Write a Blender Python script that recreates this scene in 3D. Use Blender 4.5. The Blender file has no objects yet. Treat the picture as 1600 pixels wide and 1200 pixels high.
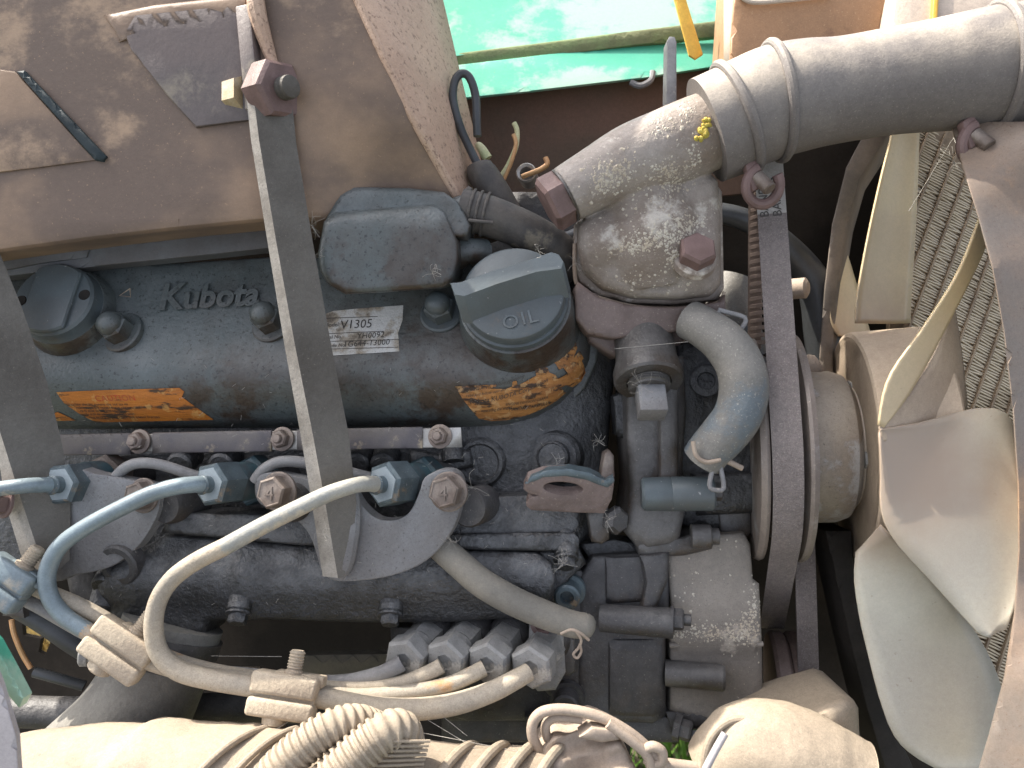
import bpy, bmesh, math, random
from mathutils import Vector, Matrix
from mathutils.geometry import delaunay_2d_cdt

SC = bpy.context.scene
random.seed(7)
R_ = math.radians

# ------------------------------------------------------------------ camera, world, sun, exposure
F = 1155.0                      # focal length in photo pixels (1600 wide)
K = 0.4 / F                     # metres per unit at the 0.4 m reference distance
PITCH = 35.0
CAM = Vector((0.0, -0.33, 1.15))
ROT = Matrix.Rotation(R_(90 - PITCH), 3, 'X')
cam_d = bpy.data.cameras.new('camera')
cam = bpy.data.objects.new('camera', cam_d)
SC.collection.objects.link(cam)
cam.location = CAM
cam.rotation_euler = (R_(90 - PITCH), 0, 0)
cam_d.sensor_width = 36.0
cam_d.lens = 36.0 * F / 1600.0
cam_d.clip_start = 0.01
cam_d.clip_end = 500
cam_d.dof.use_dof = True
cam_d.dof.focus_distance = 0.395
cam_d.dof.aperture_fstop = 14.0
SC.camera = cam

SUN_CAM = Vector((-0.56, 0.82, -0.01)).normalized()     # towards the sun, in the engine frame
SUN = (ROT @ SUN_CAM).normalized()
world = bpy.data.worlds.new('World')
SC.world = world
world.use_nodes = True
wn = world.node_tree.nodes
sky = wn.new('ShaderNodeTexSky')
sky.sky_type = 'NISHITA'
sky.sun_disc = False
sky.sun_elevation = math.asin(max(-1, min(1, SUN.z)))
sky.sun_rotation = math.atan2(SUN.x, SUN.y)
hs = wn.new('ShaderNodeHueSaturation')
hs.inputs['Saturation'].default_value = 0.46      # hazy, nearly white sky
world.node_tree.links.new(sky.outputs[0], hs.inputs['Color'])
world.node_tree.links.new(hs.outputs[0], wn['Background'].inputs[0])
sky.air_density = 0.7
sky.dust_density = 4.0
sky.ozone_density = 0.4
wn['Background'].inputs[1].default_value = 0.135
sd = bpy.data.lights.new('sun', 'SUN')
sd.energy = 2.7
sd.angle = R_(0.5)
sd.color = (1.0, 0.93, 0.82)
so = bpy.data.objects.new('sun', sd)
SC.collection.objects.link(so)
so.rotation_euler = (-SUN).to_track_quat('-Z', 'Y').to_euler()
so.location = (0, 0, 5)
SC.view_settings.view_transform = 'Standard'
SC.view_settings.look = 'None'
SC.view_settings.exposure = 1.86
SC.view_settings.gamma = 1.0


# ------------------------------------------------------------------ helpers
def q(px, py, dz=0.0):
    """point of the engine frame: x right, y up, z towards the viewer, in units of K metres"""
    s = (F - dz) / F
    return Vector(((px - 800) * s, -(py - 600) * s, dz))


def wp(v):
    return CAM + ROT @ (Vector((v.x, v.y, v.z - F)) * K)


def frame(a):
    a = Vector(a).normalized()
    h = Vector((0, 1, 0)) if abs(a.y) < 0.9 else Vector((1, 0, 0))
    x = h.cross(a).normalized()
    return x, a.cross(x).normalized(), a


def catmull(pts, sub, closed=False):
    n = len(pts)
    out = []
    segs = n if closed else n - 1
    g = (lambda i: pts[i % n]) if closed else (lambda i: pts[max(0, min(n - 1, i))])
    for i in range(segs):
        p0, p1, p2, p3 = g(i - 1), g(i), g(i + 1), g(i + 2)
        for k in range(sub):
            t = k / sub
            out.append(tuple(0.5 * ((2 * b) + (-a + c) * t + (2 * a - 5 * b + 4 * c - d) * t * t + (-a + 3 * b - 3 * c + d) * t ** 3)
                             for a, b, c, d in zip(p0, p1, p2, p3)))
    if not closed:
        out.append(tuple(pts[-1]))
    return out


def ell(cx, cy, rx, ry=None, n=24, a=0.0):
    ry = rx if ry is None else ry
    ca, sa = math.cos(R_(a)), math.sin(R_(a))
    return [(cx + rx * math.cos(t) * ca - ry * math.sin(t) * sa, cy + rx * math.cos(t) * sa + ry * math.sin(t) * ca)
            for t in (2 * math.pi * i / n for i in range(n))]


def resample(poly, step):
    out = []
    n = len(poly)
    for i in range(n):
        a, b = poly[i], poly[(i + 1) % n]
        L = math.hypot(b[0] - a[0], b[1] - a[1])
        k = max(1, int(round(L / step)))
        for j in range(k):
            t = j / k
            out.append((a[0] + (b[0] - a[0]) * t, a[1] + (b[1] - a[1]) * t))
    return out


def inside(p, poly):
    x, y = p
    c = False
    n = len(poly)
    j = n - 1
    for i in range(n):
        xi, yi = poly[i]
        xj, yj = poly[j]
        if (yi > y) != (yj > y) and x < (xj - xi) * (y - yi) / (yj - yi) + xi:
            c = not c
        j = i
    return c


def dist(p, poly):
    x, y = p
    best = 1e18
    n = len(poly)
    for i in range(n):
        ax, ay = poly[i]
        bx, by = poly[(i + 1) % n]
        dx, dy = bx - ax, by - ay
        L2 = dx * dx + dy * dy
        t = 0 if L2 == 0 else max(0, min(1, ((x - ax) * dx + (y - ay) * dy) / L2))
        ex, ey = ax + dx * t - x, ay + dy * t - y
        d = ex * ex + ey * ey
        if d < best:
            best = d
    return math.sqrt(best)


WL = {}


class MB:
    def __init__(self):
        self.bm = bmesh.new()

    def _faces(self, vs, fs):
        v = [self.bm.verts.new(p) for p in vs]
        for f in fs:
            try:
                self.bm.faces.new([v[i] for i in f])
            except ValueError:
                pass
        return v

    def tube(self, pts, r, seg=16, sub=8, cap=True, corr=None, raw=False):
        """swept round tube; pts (px,py,dz); r radius as seen (number or list); corr=(pitch, depth)"""
        n = len(pts)
        rs = list(r) if isinstance(r, (list, tuple)) else [r] * n
        if raw:
            P = [tuple(p) + (rr,) for p, rr in zip(pts, rs)]
        else:
            P = []
            for p, rr in zip(pts, rs):
                v = q(*p)
                P.append((v.x, v.y, v.z, rr * (F - v.z) / F))
        C = catmull(P, sub) if n > 2 else [P[0], P[1]]
        if corr:
            pitch, amp = corr
            cum = [0]
            for a, b in zip(C, C[1:]):
                cum.append(cum[-1] + (Vector(b[:3]) - Vector(a[:3])).length)
            N = int(cum[-1] / pitch * 6)
            D = []
            j = 0
            for i in range(N + 1):
                s = cum[-1] * i / N
                while j < len(cum) - 2 and cum[j + 1] < s:
                    j += 1
                t = (s - cum[j]) / max(1e-9, cum[j + 1] - cum[j])
                c = [a + (b - a) * t for a, b in zip(C[j], C[j + 1])]
                ph = (s / pitch) % 1.0
                c[3] += amp * (1 if 0.15 < ph < 0.65 else -0.6)
                D.append(tuple(c))
            C = D
        rings = []
        prev = None
        for i, c in enumerate(C):
            p = Vector(c[:3])
            a = Vector(C[max(0, i - 1)][:3])
            b = Vector(C[min(len(C) - 1, i + 1)][:3])
            t = (b - a).normalized()
            if prev is None:
                x, y, _ = frame(t)
            else:
                x = (prev - t * prev.dot(t)).normalized()
                y = t.cross(x)
            prev = x
            rings.append([self.bm.verts.new(p + (x * math.cos(u) + y * math.sin(u)) * c[3])
                          for u in (2 * math.pi * k / seg for k in range(seg))])
        for A, B in zip(rings, rings[1:]):
            for k in range(seg):
                self.bm.faces.new((A[k], A[(k + 1) % seg], B[(k + 1) % seg], B[k]))
        if cap:
            self.bm.faces.new(rings[0][::-1])
            self.bm.faces.new(rings[-1])
        return self

    def lathe(self, p, axis, prof, seg=32, s=None, ph=0.0):
        """revolve (h, r) about axis at p (an engine-frame vector)"""
        p = Vector(p)
        s = (F - p.z) / F if s is None else s
        x, y, a = frame(axis)
        rings = []
        for h, r in prof:
            c = p + a * (h * s)
            if r <= 1e-6:
                rings.append([self.bm.verts.new(c)])
            else:
                rings.append([self.bm.verts.new(c + (x * math.cos(u) + y * math.sin(u)) * (r * s))
                              for u in (2 * math.pi * k / seg + ph for k in range(seg))])
        for A, B in zip(rings, rings[1:]):
            for k in range(seg):
                a0, a1 = A[k % len(A)], A[(k + 1) % len(A)]
                b0, b1 = B[k % len(B)], B[(k + 1) % len(B)]
                f = []
                for v in (a0, a1, b1, b0):
                    if v not in f:
                        f.append(v)
                if len(f) > 2:
                    self.bm.faces.new(f)
        for ring in (rings[0], rings[-1]):
            if len(ring) > 2:
                self.bm.faces.new(ring)
        return self

    def hexa(self, p, axis, r, h, ph=0.0, s=None):
        """hexagon head or nut standing on p along axis, with turned-down corners"""
        return self.lathe(p, axis, [(0, r), (h * 0.86, r), (h, r * 0.86), (h, 0)], seg=6, ph=ph, s=s)

    def hf(self, outline, dz=0.0, depth=30, R=4, step=14, holes=(), dirn=(0, 0, -1), smooth=0, back=True):
        """casting or plate: outline in (px,py), front at dz(px,py), edges rounded by R, sides run back by depth"""
        f = dz if callable(dz) else (lambda x, y: dz)
        if smooth:
            outline = catmull([tuple(p) for p in outline], smooth, True)
        ol = resample(outline, step)
        hs = [resample(h, max(3, step / 3)) for h in holes]
        pts = [Vector(p) for p in ol]
        edges = [(i, (i + 1) % len(ol)) for i in range(len(ol))]
        for h in hs:
            o = len(pts)
            pts += [Vector(p) for p in h]
            edges += [(o + i, o + (i + 1) % len(h)) for i in range(len(h))]

        def edge_d(p):
            d = dist(p, ol)
            for h in hs:
                d = min(d, dist(p, h))
            return d

        area = sum(a[0] * b[1] - b[0] * a[1] for a, b in zip(ol, ol[1:] + ol[:1]))
        sg = 1 if area > 0 else -1
        inner = []
        if R > 0:
            for loop, ss in [(ol, sg)] + [(h, -sg) for h in hs]:
                n = len(loop)
                for i in range(n):
                    a, b, c = loop[i - 1], loop[i], loop[(i + 1) % n]
                    tx, ty = c[0] - a[0], c[1] - a[1]
                    L = math.hypot(tx, ty) or 1
                    nx, ny = -ty / L * ss, tx / L * ss
                    for k in (0.12, 0.4, 1.0):
                        p = (b[0] + nx * R * k, b[1] + ny * R * k)
                        if inside(p, ol) and edge_d(p) > 0.85 * R * k:
                            inner.append(p)
        x0, x1 = min(p[0] for p in ol), max(p[0] for p in ol)
        y0, y1 = min(p[1] for p in ol), max(p[1] for p in ol)
        gx = int((x1 - x0) / step) + 1
        gy = int((y1 - y0) / step) + 1
        for i in range(gx):
            for j in range(gy):
                p = (x0 + (i + 0.5) * step + (j % 2) * step * 0.3, y0 + (j + 0.5) * step)
                if inside(p, ol) and edge_d(p) > max(R * 1.15, step * 0.35):
                    inner.append(p)
        pts += [Vector(p) for p in inner]
        V, E, T, *_ = delaunay_2d_cdt(pts, edges, [], 1, 1e-4)
        bm = bmesh.new()
        vs = []
        for v in V:
            d = edge_d((v.x, v.y)) if R > 0 else 1e9
            z = f(v.x, v.y)
            if d < R:
                u = 1 - d / R
                z -= R * (1 - math.sqrt(max(0, 1 - u * u)))
            vs.append(bm.verts.new(q(v.x, v.y, z)))
        for t in T:
            c = ((V[t[0]].x + V[t[1]].x + V[t[2]].x) / 3, (V[t[0]].y + V[t[1]].y + V[t[2]].y) / 3)
            if any(inside(c, h) for h in hs):
                continue
            try:
                bm.faces.new([vs[i] for i in t])
            except ValueError:
                pass
        if depth:
            be = [e for e in bm.edges if len(e.link_faces) == 1]
            dv = Vector(dirn).normalized() * depth
            mp = {}
            for e in be:
                for v in e.verts:
                    if v not in mp:
                        mp[v] = bm.verts.new(v.co + dv)
            for e in be:
                a, b = e.verts
                bm.faces.new((a, b, mp[b], mp[a]))
            if back and not hs:
                bes = [e for e in bm.edges if len(e.link_faces) == 1]
                bmesh.ops.edgeloop_fill(bm, edges=bes)
        loose = [v for v in bm.verts if not v.link_faces]
        bmesh.ops.delete(bm, geom=loose, context='VERTS')
        bmesh.ops.recalc_face_normals(bm, faces=bm.faces)
        me = bpy.data.meshes.new('t')
        bm.to_mesh(me)
        bm.free()
        self.bm.from_mesh(me)
        bpy.data.meshes.remove(me)
        return self

    def box(self, c, ax, ay, az, bev=2.0, seg=2):
        """bevelled block: centre c, half-edge vectors"""
        c, ax, ay, az = Vector(c), Vector(ax), Vector(ay), Vector(az)
        bm = bmesh.new()
        v = [bm.verts.new(c + ax * i + ay * j + az * k) for i in (-1, 1) for j in (-1, 1) for k in (-1, 1)]
        for fc in ((0, 1, 3, 2), (4, 6, 7, 5), (0, 4, 5, 1), (2, 3, 7, 6), (0, 2, 6, 4), (1, 5, 7, 3)):
            bm.faces.new([v[i] for i in fc])
        bmesh.ops.recalc_face_normals(bm, faces=bm.faces)
        if bev:
            bmesh.ops.bevel(bm, geom=list(bm.edges), offset=bev, segments=seg, profile=0.5, affect='EDGES')
        me = bpy.data.meshes.new('t')
        bm.to_mesh(me)
        bm.free()
        self.bm.from_mesh(me)
        bpy.data.meshes.remove(me)
        return self

    def loft(self, rows, closed=False, caps=False):
        V = [[self.bm.verts.new(p) for p in r] for r in rows]
        m = len(rows[0])
        for A, B in zip(V, V[1:]):
            for k in range(m if closed else m - 1):
                self.bm.faces.new((A[k], A[(k + 1) % m], B[(k + 1) % m], B[k]))
        if caps:
            self.bm.faces.new(V[0][::-1])
            self.bm.faces.new(V[-1])
        return self

    def text(self, body, fn, size=1.0, shear=0.0, extrude=0.0, offset=0.0, space=1.0, align='LEFT', bevel=0.0):
        """lettering: fn(x, y, z) maps the flat text to the engine frame"""
        cu = bpy.data.curves.new('t', 'FONT')
        cu.body = body
        cu.size = size
        cu.shear = shear
        cu.extrude = extrude
        cu.offset = offset
        cu.bevel_depth = bevel
        cu.space_character = space
        cu.align_x = align
        cu.resolution_u = 3
        ob = bpy.data.objects.new('t', cu)
        SC.collection.objects.link(ob)
        dg = bpy.context.evaluated_depsgraph_get()
        dg.update()
        me = bpy.data.meshes.new_from_object(ob.evaluated_get(dg))
        for v in me.vertices:
            v.co = fn(*v.co)
        self.bm.from_mesh(me)
        bpy.data.objects.remove(ob)
        bpy.data.curves.remove(cu)
        bpy.data.meshes.remove(me)
        return self

    def build(self, name, mat, parent=None, label=None, cat=None, group=None, kind=None, ang=32, solid=0.0, sub=0, recalc=True):
        bm = self.bm
        if recalc:
            bmesh.ops.recalc_face_normals(bm, faces=bm.faces)
        me = bpy.data.meshes.new(name)
        cs = [wp(v.co) for v in bm.verts]
        lo = Vector((min(c.x for c in cs), min(c.y for c in cs), min(c.z for c in cs)))
        hi = Vector((max(c.x for c in cs), max(c.y for c in cs), max(c.z for c in cs)))
        o0 = (lo + hi) / 2
        for v, c in zip(bm.verts, cs):
            v.co = c - o0
        bm.to_mesh(me)
        bm.free()
        me.materials.append(mat)
        me.polygons.foreach_set('use_smooth', [True] * len(me.polygons))
        me.set_sharp_from_angle(angle=R_(ang))
        o = bpy.data.objects.new(name, me)
        SC.collection.objects.link(o)
        o.location = o0
        if parent:
            o.parent = parent
            o.location = o0 - WL[parent]
        WL[o] = o0
        tag(o, label, cat, group, kind)
        if sub:
            m = o.modifiers.new('s', 'SUBSURF')
            m.levels = m.render_levels = sub
        if solid:
            m = o.modifiers.new('t', 'SOLIDIFY')
            m.thickness = solid * K
            m.offset = 0
        return o


def tag(o, label=None, cat=None, group=None, kind=None):
    for k, v in (('label', label), ('category', cat), ('group', group), ('kind', kind)):
        if v:
            o[k] = v
    return o


def thing(name, label, cat, at, group=None):
    o = bpy.data.objects.new(name, None)
    SC.collection.objects.link(o)
    o.empty_display_size = 0.02
    o.location = wp(q(*at))
    WL[o] = o.location.copy()
    return tag(o, label, cat, group)


# ------------------------------------------------------------------ materials
def mat(name, c1, c2=None, rough=0.6, metal=0.0, ns=40, c3=None, sp=0.66, sps=500, bump=0.25, bs=350, c4=None, c4s=12, c4t=0.55,
        stretch=None, dust=None, spec=0.5, trans=0.0, near=None, bd=0.0006, mid=0.5, wid=0.12, grit=0.17):
    """worn surface: two tones in patches, optional third patch colour c4, fine specks c3, relief"""
    m = bpy.data.materials.new(name)
    m.use_nodes = True
    nt = m.node_tree
    N, L = nt.nodes, nt.links
    b = N['Principled BSDF']
    tc = N.new('ShaderNodeTexCoord')
    src = tc.outputs['Object']
    if stretch:
        mp = N.new('ShaderNodeMapping')
        mp.inputs['Scale'].default_value = stretch
        L.new(src, mp.inputs[0])
        src2 = mp.outputs[0]
    else:
        src2 = src

    def noise(scale, s=src, detail=6, ro=0.62):
        n = N.new('ShaderNodeTexNoise')
        n.inputs['Scale'].default_value = scale
        n.inputs['Detail'].default_value = detail
        n.inputs['Roughness'].default_value = ro
        L.new(s, n.inputs['Vector'])
        return n.outputs[0]

    def ramp(v, a, c):
        r = N.new('ShaderNodeMapRange')
        r.interpolation_type = 'SMOOTHSTEP'
        r.inputs[1].default_value = a
        r.inputs[2].default_value = c
        L.new(v, r.inputs[0])
        return r.outputs[0]

    def mix(fac, a, c):
        x = N.new('ShaderNodeMix')
        x.data_type = 'RGBA'
        L.new(fac, x.inputs[0])
        for sock, val in ((x.inputs[6], a), (x.inputs[7], c)):
            if isinstance(val, tuple):
                sock.default_value = (*val, 1)
            else:
                L.new(val, sock)
        return x.outputs[2]

    n1 = noise(ns, src2)
    col = mix(ramp(n1, mid - wid, mid + wid), c1, c2 or tuple(x * 0.75 for x in c1))
    if c4:
        col = mix(ramp(noise(c4s, src2, 8, 0.68), c4t, c4t + 0.08), col, c4)
    if dust:
        dc, amt = dust
        ge = N.new('ShaderNodeNewGeometry')
        sx = N.new('ShaderNodeSeparateXYZ')
        L.new(ge.outputs['Normal'], sx.inputs[0])
        up = ramp(sx.outputs[2], 0.1, 1.0)
        dn = ramp(noise(ns * 2.5), 0.3, 0.7)
        mu = N.new('ShaderNodeMath')
        mu.operation = 'MULTIPLY'
        L.new(up, mu.inputs[0])
        L.new(dn, mu.inputs[1])
        m2 = N.new('ShaderNodeMath')
        m2.operation = 'MULTIPLY'
        m2.inputs[1].default_value = amt
        L.new(mu.outputs[0], m2.inputs[0])
        col = mix(m2.outputs[0], col, dc)
    if grit:
        ga = N.new('ShaderNodeMath')
        ga.operation = 'ADD'
        L.new(noise(420, src2, 8, 0.75), ga.inputs[0])
        L.new(noise(1500, src, 4, 0.7), ga.inputs[1])
        gr = N.new('ShaderNodeMapRange')
        gr.inputs[1].default_value = 0.7
        gr.inputs[2].default_value = 1.3
        gr.inputs[3].default_value = 1 - grit
        gr.inputs[4].default_value = 1 + grit
        L.new(ga.outputs[0], gr.inputs[0])
        gm_ = N.new('ShaderNodeMix')
        gm_.data_type = 'RGBA'
        gm_.blend_type = 'MULTIPLY'
        gm_.inputs[0].default_value = 1.0
        L.new(col, gm_.inputs[6])
        L.new(gr.outputs[0], gm_.inputs[7])
        col = gm_.outputs[2]
    if c3:
        m3 = N.new('ShaderNodeMath')
        m3.operation = 'MULTIPLY'
        m3.inputs[1].default_value = 0.6
        L.new(ramp(noise(sps * 1.9, src, 3, 0.6), sp + 0.015, sp + 0.1), m3.inputs[0])
        col = mix(m3.outputs[0], col, c3)
    if near:                                   # darker tone around one place: painted shading at the blade roots
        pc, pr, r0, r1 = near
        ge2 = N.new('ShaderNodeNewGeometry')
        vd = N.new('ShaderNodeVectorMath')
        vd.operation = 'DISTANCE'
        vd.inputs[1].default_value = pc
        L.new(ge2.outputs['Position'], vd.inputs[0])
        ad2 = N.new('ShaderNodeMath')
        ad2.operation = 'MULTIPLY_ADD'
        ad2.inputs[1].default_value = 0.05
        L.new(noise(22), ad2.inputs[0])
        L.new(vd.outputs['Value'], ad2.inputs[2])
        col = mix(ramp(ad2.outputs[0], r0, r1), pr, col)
    L.new(col, b.inputs['Base Color'])
    rr = N.new('ShaderNodeMapRange')
    rr.inputs[3].default_value = max(0.05, rough - 0.12)
    rr.inputs[4].default_value = min(1, rough + 0.15)
    L.new(noise(ns * 1.7), rr.inputs[0])
    L.new(rr.outputs[0], b.inputs['Roughness'])
    b.inputs['Metallic'].default_value = metal
    b.inputs['Specular IOR Level'].default_value = spec
    if trans:
        b.inputs['Subsurface Weight'].default_value = trans
        b.inputs['Subsurface Radius'].default_value = (0.012, 0.009, 0.006)
    if bump:
        ad = N.new('ShaderNodeMath')
        ad.operation = 'ADD'
        L.new(noise(bs, src2, 4), ad.inputs[0])
        L.new(noise(bs * 0.16, src2, 3), ad.inputs[1])
        bp = N.new('ShaderNodeBump')
        bp.inputs['Strength'].default_value = bump
        bp.inputs['Distance'].default_value = bd * 2.2
        L.new(ad.outputs[0], bp.inputs['Height'])
        L.new(bp.outputs[0], b.inputs['Normal'])
    return m


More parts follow.
